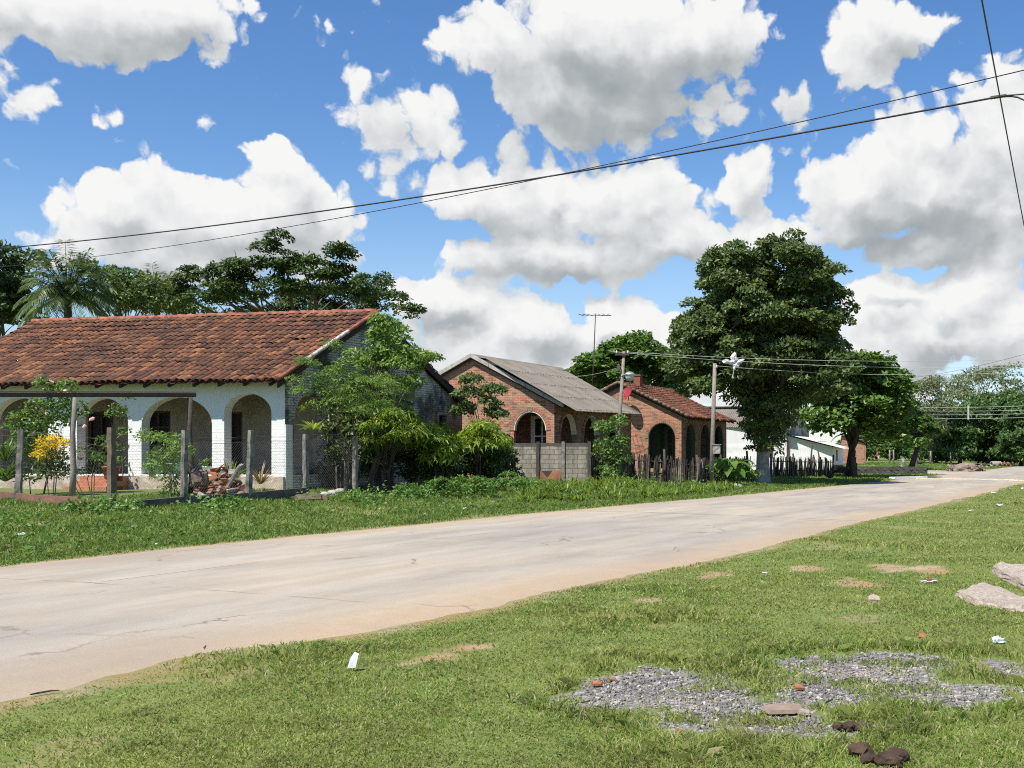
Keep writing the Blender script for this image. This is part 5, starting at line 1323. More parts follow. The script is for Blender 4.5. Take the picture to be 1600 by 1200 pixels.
for k, (y0, y1, lab) in enumerate(((637, 630, 'topmost of the four pale far cables before the dark wood'), (642, 638, 'second from the top of the four pale far cables'), (648, 643, 'third from the top of the four pale far cables'), (654, 649, 'lowest of the four pale far cables before the dark wood'))):
    wire('power_cable', cat_curve(P(1432, y0, 110), P(1700, y1, 84), .1), .016, M_palewire, lab)
mb = MB(); mb.box(P(1513, 644.5, 100.5), (.14, .06, 1.25)); tag(mb.build('line_spacer', M_palewire), 'pale upright spacer clamped across the four far cables', 'spacer')
wire('power_cable', cat_curve(P(1425, 590, 120), P(1690, 528, 60), .3), .012, M_wire, 'faint thin cable rising to the right above the far trees')
wire('power_cable', cat_curve(P(-120, 397, 40), P(1562, 151, 19.5), .40, 40), .019, M_wire, 'thick dark overhead cable crossing the whole sky')
wire('power_cable', cat_curve(P(-60, 422, 44), P(1800, 62, 17), .55, 40) + [Vector((30, 6, 9.3))], .010, M_wire, 'thin dark overhead cable that crosses the thick one')
wire('power_cable', cat_curve(P(1508, -140, 11), P(1640, 560, 36), .05), .010, M_wire, 'thin steep cable dropping down the right of the sky')
def splice():
    a = P(1562, 151, 19.5); mb = MB(); mb.tube([a, P(1580, 150.5, 19.3), P(1590, 152, 19.2), P(1606, 159, 19.0), P(1680, 180, 18.5), Vector((16.5, 18.5, 7.9)), Vector((30, 17.5, 8.6))], .016, 6, False)
    mb.tube([a, P(1575, 149, 19.3), P(1640, 144, 19.0), P(1760, 134, 18.6), Vector((30, 17.2, 8.9))], .013, 6, False)
    k = MB()
    for i in range(5): q = P(1548 + i * 5, 153.0 - i * .7, 19.6); k.tube([q, q + Vector((.05, -.01, .01))], [.032, .028], 6)
    o = tag(mb.build('cable_splice', M_wire), 'taped splice where the thick overhead cable forks near the right edge', 'cable'); k.build('tape_wrap', M_wire, o)
splice()
def tangled_plastic():
    c = P(1146, 566, 51.6); V, Fc = [], []; mb = MB()
    for cx, cz, a, b, rot in ((0, .02, .26, .16, .3), (-.28, .03, .30, .13, -.25), (.10, -.14, .20, .18, .9), (.02, .26, .14, .24, -.5), (.30, .02, .22, .10, .5), (.12, .12, .16, .14, .2)):
        n = 9; o = len(mb.V); pts = []
        for i in range(n):
            t = 2 * PI * i / n; r = random.uniform(.65, 1.1); x, z = a * r * math.cos(t), b * r * math.sin(t)
            pts.append((c.x + cx + x * math.cos(rot) - z * math.sin(rot), c.y + random.uniform(-.08, .08), c.z + cz + x * math.sin(rot) + z * math.cos(rot)))
        pts.append((c.x + cx, c.y - .12, c.z + cz)); mb.add(pts, [(i, (i + 1) % n, n) for i in range(n)])
    tag(mb.build('plastic_bag', M_plastic), 'torn white plastic bag snagged on the cables in front of the largest tree', 'plastic bag')
    mb = MB(); q = P(1146, 582, 52.9); mb.tube([P(1146, 574, 52.9), q, P(1145, 588, 52.9)], [.03, .022, .03], 6); mb.lathe(P(1145, 590, 52.9), [(.02, .06), (.07, .02), (.05, -.04), (0, -.06)], 8)
    tag(mb.build('hanging_clamp', M_alum), 'small pale clamp hanging below the cable by the snagged plastic bag', 'clamp')
tangled_plastic()
def antenna():
    Z = 62; b = P(925, 610, Z); t = P(930.5, 490, Z)
    root = empty('antenna_mast', b, 'thin television antenna mast rising behind the grey sheet roof', 'antenna')
    mb = MB(); mb.tube([b - Z3 * .6, t], [.04, .025], 7); mb.build('mast', M_wood, root, True)
    mb = MB(); mb.tube([P(905, 492, Z), P(955, 493, Z)], .022, 6)
    mb.build('boom', M_wood, root)
    for x in (908, 915, 922, 938, 945, 952):
        mb = MB(); c = P(x, 492.5, Z); mb.tube([c - Vector((.12, .55, .0)), c + Vector((.12, .55, .02))], .012, 5); mb.build('element', M_wood, root)
antenna()
def dish():
    root0, A, half, Ls, z_r, dz, start, sd, fd = h2
    c = P(979, 614, 65.2); ax = Vector((-.60, -.62, .50)).normalized()
    root = empty('satellite_dish', c, 'small red satellite dish on the gable of the clay-tiled brick house', 'satellite dish')
    mb = MB(); pr = [(0, -.05)]
    for i in range(1, 8): r = .40 * i / 7; pr.append((r, -.05 + .55 * r * r))
    pr += [(.405, .045), (.40, .028)]
    for i in range(6, 0, -1): r = .40 * i / 7; pr.append((r, -.066 + .55 * r * r))
    mb.lathe(c, pr, 22, ax); mb.build('dish', M_dish, root, True)
    mb = MB(); mb.tube([c - ax * .05, c - ax * .16, Vector((c.x + .12, c.y + .25, c.z - .42))], .022, 6); mb.build('bracket', M_wood, root)
    mb = MB(); f = c + ax * .42 - Z3 * .05; mb.tube([c + (Vector((0, 0, -1)) * .36), f], .012, 5); mb.lathe(f, [(.0, -.05), (.04, -.04), (.04, .04), (0, .05)], 8, ax); mb.build('feed_arm', M_metal, root)
dish()

# ---------------------------------------------------------------- pots, rubble, stones, litter
def pot(name, p, r, h, matl, label, leaf=True):
    root = empty(name, p, label, 'flower pot')
    mb = MB(); mb.lathe(p, [(0, 0), (r * .72, 0), (r * .98, h * .86), (r * 1.08, h * .87), (r * 1.08, h), (r * .95, h), (r * .9, h * .84), (0, h * .82)], 20); mb.build('pot', matl, root, True)
    n = 160 if leaf else 40; c = np.array(p)[None] + np.stack([rng.normal(0, r * .6, n), rng.normal(0, r * .6, n), h + rng.random(n) * r * 1.2], -1)
    nn = unit(rng.normal(0, .6, (n, 3)) + np.array([0, -.3, .8])); d = unit(np.cross(nn, rand_dir(n))); L = rng.uniform(.06, .14, n)
    leaf_obj('plant', c, d, nn, L, L * .3, L_shrub, root)
A_ = at_line(445, 44770.0); fd_ = Vector((FD[0], FD[1], 0)); sd_ = Vector((SD[0], SD[1], 0))
def porch(t, s=.1): q = A_ + fd_ * t + sd_ * s; return Vector((q.x, q.y, .95))
pot('flower_pot', porch(4.62, .12), .26, .36, M_pot_green, 'blue-green flower pot at the left foot of the widest porch arch')
pot('flower_pot', porch(3.95, .14), .24, .36, M_pot_green, 'blue-green flower pot half hidden by the garden shrub under the widest arch')
pr = A_ + fd_ * 5.55 - sd_ * .55; pot('flower_pot', Vector((pr.x, pr.y, .80)), .26, .42, M_pot_red, 'red plastic pot beside the white pillar left of the widest arch')
def bench_pot():
    p = porch(2.75, .16); pot('flower_pot', p, .18, .26, plain('white_glazed_pot', (.7, .72, .72), .4, .1, 5), 'small white pot at the right foot of the widest porch arch')
bench_pot()
def chunk_mesh(name, s, kind):
    bm = bmesh.new(); bmesh.ops.create_cube(bm, size=1)
    bmesh.ops.bevel(bm, geom=list(bm.edges), offset=.08, segments=1, affect='EDGES')
    bmesh.ops.subdivide_edges(bm, edges=list(bm.edges), cuts=1)
    for v in bm.verts: v.co = Vector((v.co.x * s[0], v.co.y * s[1], v.co.z * s[2])) + Vector([random.uniform(-.5, .5) * min(s) * .16 for _ in range(3)])
    me = bpy.data.meshes.new(name); bm.to_mesh(me); bm.free(); return me
def rubble():
    grp = 'broken pieces of the rubble heap'
    kinds = [('broken_brick', M_rubbrick, (.24, .12, .07), 'broken orange-red brick in the rubble heap beside the porch', 'brick'),
             ('mortar_lump', M_rubgrey, (.22, .16, .10), 'grey mortar lump in the rubble heap beside the porch', 'rubble'),
             ('broken_tile', M_shard, (.32, .16, .03), 'bright orange broken tile in the rubble heap beside the porch', 'tile'),
             ('timber_stub', M_rubdark, (.14, .14, .34), 'short dark timber stub standing in the rubble heap', 'timber')]
    protos = {}
    for k in range(120):
        u = random.random(); x = 306 + 84 * random.random(); f = 1 - abs((x - 345) / 46) ** 2
        kd = kinds[0] if u < .50 else kinds[1] if u < .74 else kinds[2] if u < .95 else kinds[3]
        Z = random.uniform(30.0, 31.8); X = (x - CX) / F * Z; g0 = float(gh(X, Z)); hmax = max(.12, .95 * f * (1 - abs(Z - 31.1) / 1.6)); z = g0 + hmax * (random.random() ** .6) - .04
        if kd[0] == 'timber_stub': x = random.choice((306, 311, 316, 321, 337, 344)) + random.uniform(-1, 1); X = (x - CX) / F * Z; z = g0 + .55
        if kd[0] == 'mortar_lump' and x > 352 and random.random() < .5: kd = (kd[0], kd[1], (.34, .26, .07), kd[3], kd[4])
        me = chunk_mesh(kd[0], [a * random.uniform(.8, 1.5) for a in kd[2]], 0)
        M = Matrix.Translation((X, Z, z)) @ Matrix.Rotation(random.uniform(0, 6.3), 4, 'Z') @ Matrix.Rotation(random.gauss(0, .45), 4, 'X') @ Matrix.Rotation(random.gauss(0, .35), 4, 'Y')
        o = link(kd[0], me, kd[1], None, M); tag(o, kd[3], kd[4], {'broken_brick': 'broken bricks in the rubble heap', 'mortar_lump': 'mortar lumps in the rubble heap', 'broken_tile': 'broken tiles in the rubble heap', 'timber_stub': 'timber stubs in the rubble heap'}[kd[0]])
    me = chunk_mesh('concrete_plank', (.16, .9, .07), 0); p = P(365, 745, 30.2)
    tag(link('concrete_plank', me, M_rubgrey, None, Matrix.Translation(p) @ Matrix.Rotation(-.9, 4, 'Y') @ Matrix.Rotation(1.2, 4, 'Z')), 'long grey concrete plank lying across the rubble heap', 'plank')
    mb = MB(); mb.blob(P(345, 772, 31.1), (.62, .5, .42), .12, 3); tag(mb.build('rubble_core', M_earth), 'low grey pile of debris under the rubble heap bricks', 'rubble')
rubble()
def stone(x, y, r, label, matl, flat=.6, grp=None, name='stone', cat='stone', up=.3):
    p = G(x, y); mb = MB(); mb.blob((0, 0, 0), (r * random.uniform(.9, 1.3), r, r * flat), .13, 2)
    o = mb.build(name, matl, None, False, Matrix.Translation(p + Z3 * r * flat * up) @ Matrix.Rotation(random.uniform(0, 6), 4, 'Z')); return tag(o, label, cat, grp)
for x, y, r in ((508, 776, .17), (520, 773, .16), (531, 770, .17), (541, 765, .18), (549, 758, .16), (545, 750, .13), (536, 763, .12), (587, 765, .14), (600, 763, .16), (603, 757, .12), (567, 762, .12)):
    stone(x, y, r, 'pale grey field stone lying along the foot of the wire fence', M_stone, .7, 'field stones at the end of the wire fence', 'field_stone')
stone(1232 - 82, 762, .30, 'flat grey boulder in the verge beyond the strap-leaved plants', M_stone, .5, None, 'boulder', 'boulder')
for x, y, rx, lab in ((485, 782, 1.0, 'grassy mound of dug earth beside the last kerb of the wire fence'), (590, 778, .8, 'low heap of dug brown earth below the drooping mango bush')):
    p = G(x, y); mb = MB(); mb.blob((0, 0, 0), (rx * .5, rx * .42, .2 if x < 500 else .1), .2, 3); o = mb.build('earth_mound', M_earth, None, False, Matrix.Translation(p)); tag(o, lab, 'mound')
def slab(name, outline_px, h, label):
    pts = [G(*q) for q in outline_px]; c = sum(pts, Vector()) / len(pts); bm = bmesh.new()
    vs = [bm.verts.new((p.x - c.x, p.y - c.y, 0)) for p in pts]; f = bm.faces.new(vs); f.normal_update()
    r = bmesh.ops.extrude_face_region(bm, geom=[f]); tv = [v for v in r['geom'] if isinstance(v, bmesh.types.BMVert)]
    for v in tv: v.co.z = h; v.co.x *= .93; v.co.y *= .93
    bmesh.ops.triangulate(bm, faces=list(bm.faces)); bmesh.ops.subdivide_edges(bm, edges=list(bm.edges), cuts=3, use_grid_fill=True)
    for v in bm.verts:
        k = vnoise(np.array([v.co.x + c.x]), np.array([v.co.y + c.y]), 9, 3)[0] - .5; k2 = vnoise(np.array([v.co.x + c.x + v.co.z * 3]), np.array([v.co.y + c.y]), 31, 5)[0] - .5
        v.co.z += (.05 * k + .022 * k2) * (1 if v.co.z > .01 else 0); v.co.x += .03 * k2; v.co.y += .03 * k
    me = bpy.data.meshes.new(name); bm.to_mesh(me); bm.free()
    tag(link(name, me, M_slab, None, Matrix.Translation(c + Z3 * -.01)), label, 'slab')
slab('concrete_slab', [(1490, 931), (1520, 945), (1600, 958), (1650, 968), (1652, 950), (1600, 938), (1560, 922), (1535, 918), (1510, 924)], .065, 'pointed broken concrete slab lying nearest in the grass')
slab('concrete_slab', [(1549, 892), (1562, 904), (1600, 922), (1660, 932), (1660, 900), (1610, 886), (1580, 888), (1565, 886)], .09, 'broken concrete slab farther back at the right edge')
def shard(x, y, s, label, matl=M_shard, tilt=.5, name='clay_shard', cat='shard', yaw=0):
    p = G(x, y); V = [(-.5, -.3, 0), (.45, -.42, 0), (.55, .2, 0), (.0, .5, 0), (-.45, .25, 0)]; V = [(a * s * random.uniform(.8, 1.15), b * s * random.uniform(.8, 1.1), c) for a, b, c in V]
    h = min(s * .22, .022); mb = MB(); n = 5; mb.add([(a, b, 0) for a, b, c in V] + [(a * .9, b * .9, h) for a, b, c in V], [list(range(n))[::-1], [n + i for i in range(n)]] + [(i, (i + 1) % n, n + (i + 1) % n, n + i) for i in range(n)])
    return tag(mb.build(name, matl, None, False, Matrix.Translation(p + Z3 * (.006 + s * .18 * abs(tilt))) @ Matrix.Rotation(yaw, 4, 'Z') @ Matrix.Rotation(tilt, 4, 'X')), label, cat)
shard(1440, 997, .07, 'upright orange clay shard in the grass behind the gravel', tilt=1.0)
shard(1061, 1158, .10, 'orange clay shard in the grass in front of the gravel', tilt=.9, yaw=.6)
shard(933, 1071, .065, 'orange clay shard at the left end of the gravel', tilt=.3)
shard(957, 1064, .045, 'tiny pinkish clay shard at the left end of the gravel', tilt=.4)
shard(1248, 1077, .065, 'orange clay shard in the middle of the gravel', tilt=.35, yaw=.3)
shard(1256, 1117, .08, 'flat whitish stone chip in the gravel', M_slab, .15)
shard(1366, 939, .13, 'pale lump of stone in the longer grass', M_slab, .5, 'stone_lump', 'stone')
shard(1222, 1112, .26, 'flat brown board half sunk in the gravel', plain('sunken_brown_board', (.25, .19, .14), .9, .25, 9), .03, 'wood_board', 'board', .25)
def crumple(x, y, s, label, matl, flat=.55, name='litter_bag', cat='litter'):
    p = G(x, y); bm = bmesh.new(); bmesh.ops.create_icosphere(bm, subdivisions=2, radius=1)
    for v in bm.verts: k = random.uniform(.55, 1.15); v.co = Vector((v.co.x * s * k, v.co.y * s * .7 * k, (v.co.z + .6) * s * flat * k * .7))
    me = bpy.data.meshes.new(name); bm.to_mesh(me); bm.free()
    return tag(link(name, me, matl, None, Matrix.Translation(p + Z3 * .01) @ Matrix.Rotation(random.uniform(0, 6), 4, 'Z')), label, cat)
M_clear = plain('milky_plastic', (.58, .64, .70), .25, .2, 20, spec=.6)
p = G(550, 1049); mb = MB(); mb.add([(-.035, 0, 0), (.03, -.02, .01), (.045, .02, .105), (.01, .035, .115), (-.02, .03, .07), (.0, .0, .05)], [(0, 1, 5), (1, 2, 5), (2, 3, 5), (3, 4, 5), (4, 0, 5)])
tag(mb.build('paper_scrap', M_paper, None, False, Matrix.Translation(p + Z3 * .02)), 'crumpled white paper scrap standing in the near lawn', 'litter')
crumple(1560, 1006, .06, 'crumpled milky plastic cup in the grass at the right', M_clear, .8)
crumple(1452, 911, .11, 'flattened red and white wrapper in the grass', M_plastic, .25, 'food_wrapper'); 
wr = bpy.data.objects['food_wrapper']; mb = MB(); pw = G(1452, 911); mb.blob(pw + Vector((.0, -.02, .035)), (.05, .045, .018), .2, 1); mb.build('red_print', M_dish, wr)
crumple(1195, 897, .06, 'bluish plastic scrap in the lawn by the road', M_clear, .3)
for x, y, s, lab in ((32, 838, .16, 'large flat white litter bag in the far verge'), (206, 826, .16, 'torn white litter bag near the fence corner'), (246, 852, .10, 'small white litter scrap at the road edge'), (580, 819, .08, 'small white scrap beside the far road edge'),
                     (664, 804, .11, 'white litter bag among verge weeds'), (692, 797, .09, 'small pale litter bag left of the brightest one'), (726, 796, .15, 'bright white litter bag below the strap-leaved plants'), (707, 801, .08, 'thin white scrap between two litter bags'), (845, 792, .08, 'white scrap at the foot of the strap-leaved plants'),
                     (1553, 771, .2, 'white litter speck far along the right lawn'), (1560, 791, .22, 'long white litter scrap on the right lawn'), (1518, 799, .15, 'small white litter scrap on the right lawn edge'), (1598, 764, .2, 'white litter scrap at the right picture edge')):
    crumple(x, y, s * (.6 if x > 1500 else .8), lab, M_plastic, .4)
def dung(x, y, s, label):
    p = G(x, y); mb = MB()
    for k in range(9): a = random.random() * 6.3; r = s * random.random() ** .5; mb.blob((r * math.cos(a), r * math.sin(a), s * .22), s * random.uniform(.26, .44), .22, 2, .7)
    tag(mb.build('dung_pile', M_dung, None, False, Matrix.Translation(p)), label, 'dung')
dung(1372, 1190, .15, 'dark brown dung pile at the bottom edge'); dung(1332, 1143, .09, 'smaller dark dung pat in front of the gravel')
mb = MB(); pts = [G(47, 1090), G(62, 1087), G(80, 1084), G(93, 1083)]; mb.tube([q + Z3 * .02 for q in pts], [.005, .007, .006, .003], 6); tag(mb.build('dry_twig', M_bark_dark), 'dark dry twig lying on the sandy road edge', 'twig')
mb = MB(); pts = [G(300, 1013), G(312, 1011), G(322, 1013), G(318, 1017)]; mb.tube([q + Z3 * .025 for q in pts], .004, 6); tag(mb.build('dry_twig', M_bark), 'small curled twig on the road where the lawn juts out', 'twig')
def shoe_scrap():
    pass
# ---------------------------------------------------------------- far end of the street
def low_stone_wall():
    a, b = S(36, 86.4), S(13.4, 86.4); root = MB(); d = (b - a).normalized(); L = (b - a).length; n = int(L / .5)
    for i in range(n):
        for row in range(2):
            q = a.lerp(b, (i + .5 + .25 * row) / n); root.blob((q.x, q.y, -.02 + float(gh(q.x, q.y)) + .18 + row * .27), (.30, .20, .17), .16, 1)
    V = []
    for z in (-.2, .62):
        for q, sg in ((a, -1), (b, -1), (b, 1), (a, 1)): r = q + Vector((-d.y, d.x, 0)) * .14 * sg; V.append((r.x, r.y, z))
    root.hexa(V)
    tag(root.build('stone_wall', plain('shaded_rubble_stone', (.06, .058, .05), .95, .5, 3, bmp=.6)), 'low dark rubble stone wall along the side street', 'wall')  # stone colour darkened to carry the almond trees' shade
low_stone_wall()
mb = MB(); a, b = S(12.9, 69.5), S(11.4, 72.5); d = (b - a).normalized(); n = Vector((-d.y, d.x, 0)) * .22; V = []
for z in (-.1, .17):
    for q, s in ((a, -1), (b, -1), (b, 1), (a, 1)): r = q + n * s; V.append((r.x, r.y, z))
mb.hexa(V); tag(mb.build('kerb_stone', M_cull), 'whitewashed concrete kerb block at the far road edge', 'kerb')
mb = MB()
for i in range(26):
    t = i / 25; l = 12.2 + (4.6 - 12.2) * t; p = S(l, 71.5 - 3.5 * t + .3 * math.sin(i)); mb.blob((p.x, p.y, .03), (.36, .30, .075), .2, 1)
tag(mb.build('sand_ridge', plain('pale_yellow_sand', (.52, .43, .28), .95, .2, 3)), 'low ridge of pale sand across the far road', 'sand ridge')
def rubbish_heap():
    p = G(1508, 737); mb = MB(); mb.blob((0, 0, .1), (1.5, 1.0, .62), .2, 3)
    for k in range(40): mb.blob((random.uniform(-1.7, 1.9), random.uniform(-1.0, .2), random.uniform(.05, .6)), random.uniform(.07, .2), .3, 1)
    tag(mb.build('earth_heap', plain('grey_brown_spoil', (.21, .165, .125), .95, .4, 2, bmp=.6), None, False, Matrix.Translation(p)), 'grey-brown spoil heap where the road bends, before the wood', 'heap')
rubbish_heap()
def pipe():
    p = G(1549, 729); ax = Vector((.95, .3, 0)).normalized(); mb = MB(); r = .33
    mb.lathe(p + Z3 * r, [(r, 0), (r, 1.3), (r * .76, 1.3), (r * .76, 0), (r, 0)], 20, ax); tag(mb.build('concrete_pipe', M_rubgrey), 'short concrete drain pipe lying at the far road bend', 'pipe')
    q = G(1568, 729); mb = MB()
    for k in range(22): mb.blob((random.uniform(-1.1, 1.1), random.uniform(-.5, .5), random.uniform(.1, .5)), random.uniform(.12, .26), .3, 1)
    tag(mb.build('brick_heap', M_rubbrick, None, False, Matrix.Translation(q)), 'reddish heap of broken bricks beside the concrete pipe', 'heap')
pipe()
def bird(x, y, Z, label, s=1.0, flip=1):
    """small dark hen seen from the side, pecking"""
    p = gp(x, Z); root = empty('hen', p, label, 'hen'); sv = [(-.32, .40), (-.18, .34), (0, .30), (.14, .31), (.20, .39), (.24, .47), (.32, .46)]; rad = [.025, .09, .13, .10, .05, .045, .01]
    mb = MB(); mb.tube([p + Vector((a * s * flip, 0, b * s)) for a, b in sv], [r * s for r in rad], 10); mb.build('body', M_wirebird, root, True)
    mb = MB(); mb.add([p + Vector((a * s * flip, w * s, b * s)) for a, b, w in ((-.24, .28, .03), (-.44, .44, .01), (-.38, .50, 0), (-.20, .36, -.03))], [(0, 1, 2, 3)]); mb.build('tail', M_wirebird, root)
    for w in (-.05, .05):
        mb = MB(); mb.tube([p + Vector((0.02 * flip, w * s, .16 * s)), p + Vector((.02 * flip, w * s, -.01))], .014 * s, 5); mb.build('leg', M_bark, root)
M_wirebird = plain('black_feathers', (.02, .018, .018), .7, .3, 9)
bird(1297, 749, 66, 'black hen walking in the shaded verge', .85, 1)
bird(1438, 727, 118, 'black hen standing on the far grass', 1.3, -1)
def person(x, Z, lean, shirt, legs, skin, hair, label, face=1, scale=1.0, arm=(.25, .55)):
    """standing figure: one skinned body; clothing and hair are children"""
    p = gp(x, Z); root = empty('person', p, label, 'person'); s = scale
    J = {'pelvis': (0, 0, .92), 'chest': (.12 * lean, 0, 1.28), 'neck': (.20 * lean, 0, 1.46), 'head': (.24 * lean, 0, 1.60), 'top': (.25 * lean, 0, 1.70),
         'lhip': (0, .09, .88), 'lknee': (.06, .10, .48), 'lank': (-.02, .10, .08), 'ltoe': (.14, .11, .03), 'rhip': (0, -.09, .88), 'rknee': (.02, -.10, .48), 'rank': (-.08, -.10, .08), 'rtoe': (.08, -.11, .03),
         'lsh': (.16 * lean, .19, 1.40), 'lel': (.16 * lean + .06, .24, 1.12), 'lwr': (.16 * lean + arm[0], .20, arm[1] + .40), 'rsh': (.16 * lean, -.19, 1.40), 'rel': (.16 * lean + .04, -.25, 1.12), 'rwr': (.16 * lean + arm[0] * .6, -.22, arm[1] + .34)}
    E = [('pelvis', 'chest'), ('chest', 'neck'), ('neck', 'head'), ('head', 'top'), ('pelvis', 'lhip'), ('lhip', 'lknee'), ('lknee', 'lank'), ('lank', 'ltoe'), ('pelvis', 'rhip'), ('rhip', 'rknee'), ('rknee', 'rank'), ('rank', 'rtoe'),
         ('chest', 'lsh'), ('lsh', 'lel'), ('lel', 'lwr'), ('chest', 'rsh'), ('rsh', 'rel'), ('rel', 'rwr')]
    R = dict(pelvis=.14, chest=.15, neck=.06, head=.095, top=.07, lhip=.10, rhip=.10, lknee=.065, rknee=.065, lank=.045, rank=.045, ltoe=.035, rtoe=.035, lsh=.065, rsh=.065, lel=.045, rel=.045, lwr=.032, rwr=.032)
    def skin_obj(name, keys, grow, matl, clip=None):
        keys = list(keys); idx = {k: i for i, k in enumerate(keys)}; me = bpy.data.meshes.new(name)
        me.from_pydata([Vector((J[k][0] * face, J[k][1], J[k][2])) * s for k in keys], [(idx[a], idx[b]) for a, b in E if a in idx and b in idx], []); me.update()
        me.materials.append(matl); o = bpy.data.objects.new(name, me); COL.objects.link(o); o.parent = root; WM[o.name] = WM[root.name]
        sm = o.modifiers.new('Skin', 'SKIN'); sm.use_smooth_shade = True
        for k, v in zip(keys, me.skin_vertices[0].data): r = (R[k] + grow) * s; v.radius = (r, r); v.use_root = (k == keys[0])
        sb = o.modifiers.new('Sub', 'SUBSURF'); sb.levels = 1; sb.render_levels = 1
        return o
    skin_obj('body', J.keys(), 0, skin)
    skin_obj('shirt', ['chest', 'pelvis', 'lsh', 'lel', 'rsh', 'rel'], .022, shirt)
    skin_obj('trousers', ['pelvis', 'lhip', 'lknee', 'rhip', 'rknee'], .018, legs)
    mb = MB(); mb.blob(Vector((J['head'][0] * face, 0, J['head'][2] + .05)) * s, Vector((.115, .11, .11)) * s, .04, 2); o = mb.build('hair', hair); o.parent = root; o.matrix_local = Matrix()
M_skin = plain('brown_skin', (.30, .17, .11), .6, .1, 5); M_hair = plain('black_hair', (.02, .017, .015), .6, .2, 9)
person(1373, 150, 1.2, plain('red_cotton', (.55, .03, .03), .8, .1, 5), plain('white_cotton', (.70, .70, .68), .8, .1, 5), M_skin, M_hair, 'person in a red shirt and white shorts stooping on the far grass', -1, .92, (.40, .45))
person(1581, 140, .15, plain('pale_pink_cotton', (.50, .33, .32), .8, .1, 5), plain('dark_denim', (.05, .05, .07), .8, .1, 5), M_skin, M_hair, 'person in a pale pink shirt standing by the far road bend', 1, .95)
for k, (x, Z, lab) in enumerate(((1390, 135, 'leftmost of the thin grey stakes before the far wood'), (1396, 133, 'second thin grey stake from the left before the far wood'), (1454, 138, 'thin grey stake right of the leaning trunk'), (1485, 140, 'rightmost thin grey stake before the far wood'))):
    p = gp(x, Z); mb = MB(); mb.tube([(0, 0, -.2), (.03, 0, .8), (.0, 0, 1.6)], [.11, .10, .09], 6); tag(mb.build('fence_stake', M_pole, None, True, Matrix.Translation(p)), lab, 'stake')
p = gp(1411, 107); mb = MB(); mb.add([p + Vector(v) * .6 for v in ((-.55, 0, .25), (.1, .1, .2), (.25, .1, 1.9), (-.25, 0, 2.3), (-.55, .06, .25), (.1, .16, .2), (.25, .16, 1.9), (-.25, .06, 2.3))], [(0, 1, 2, 3), (7, 6, 5, 4), (0, 4, 5, 1), (1, 5, 6, 2), (2, 6, 7, 3), (3, 7, 4, 0)])
tag(mb.build('metal_sheet', M_zinc), 'pale metal sheet leaning against the far dark trunk', 'metal sheet')
p = gp(1334, 73); mb = MB(); mb.box((0, 0, .65), (.12, 1.1, 1.5)); mb.box((.1, .2, .5), (.3, .3, 1.0)); tag(mb.build('timber_gate', M_wood, None, False, Matrix.Translation(p)), 'dark timber gate panel beside the almond trunk', 'gate')
# ================================================================ trees and plants
def base_at(x, Z): return gp(x, Z)
# --- the largest tree, with a lime-washed foot
BIG = [(1110, 520, 62, 62), (1085, 575, 45, 45), (1150, 440, 62, 55), (1205, 420, 62, 40), (1250, 450, 55, 52), (1280, 510, 45, 60), (1285, 575, 36, 50), (1180, 500, 80, 70), (1230, 530, 70, 70), (1150, 560, 60, 55),
       (1240, 590, 46, 36), (1092, 608, 26, 20), (1190, 590, 50, 40), (1135, 590, 34, 28), (1290, 615, 26, 24)]
def big_tree():
    Z = 58.5; t = tree('shade_tree', base_at(1192, Z), px_blobs(BIG, Z, .85), 'largest shade tree in the street, dense round crown and lime-washed trunk', 'tree', L_big, M_limed, .235, 48, .36, .55, aspect=.55, clump=.58, jag=.40, nlimb=12)
    ivy = px_blobs([(1190, 632, 40, 36), (1196, 668, 30, 34), (1180, 660, 26, 30), (1166, 618, 34, 28), (1216, 645, 30, 36), (1194, 698, 26, 20), (1230, 625, 32, 28), (1150, 605, 36, 26), (1255, 622, 30, 24), (1205, 690, 22, 22)], Z - .5, .6, 2)
    a = clump_leaves(ivy, 36, .22, .5, .3, .4, .3, .4, -.9, .3); leaf_obj('hanging_foliage', *a, L_big, t)
    return t
big_tree()
# --- almond trees
def almond(name, x, Z, blobs, label, L=.36, seedn=0, r=.22, group=None, lean=(0, 0), pa=17, fork=.55):
    return tree(name, base_at(x, Z), px_blobs(blobs, Z, .85), label, 'tree', L_almond, M_bark_dark, L, pa, r, fork, aspect=.62, clump=.75, jag=.26, upbias=.9, nlimb=9, lean=lean, group=group)
almond('almond_tree', 985, 80, [(985, 570, 70, 42), (930, 585, 38, 30), (1040, 580, 40, 38), (960, 600, 60, 34), (1045, 615, 32, 30), (1000, 545, 42, 22), (900, 592, 20, 16)], 'dome-shaped dark almond tree rising behind the clay-tiled brick house')
almond('almond_tree', 1326, 74, [(1340, 590, 62, 34), (1380, 610, 46, 42), (1300, 615, 42, 34), (1345, 635, 75, 30), (1280, 650, 36, 22), (1400, 650, 36, 30), (1330, 665, 60, 24), (1385, 680, 42, 22), (1300, 660, 50, 22), (1350, 572, 40, 18)],
       'round-crowned almond tree with layered broad leaves beside the white lean-to shed', .36, 0, .30)
almond('almond_tree', 1422, 108, [(1410, 650, 30, 26), (1435, 670, 30, 26), (1400, 690, 28, 18), (1432, 695, 26, 16)], 'almond tree on a dark leaning trunk by the side street', .36, 0, .28, None, (.8, 0), 17, .8)
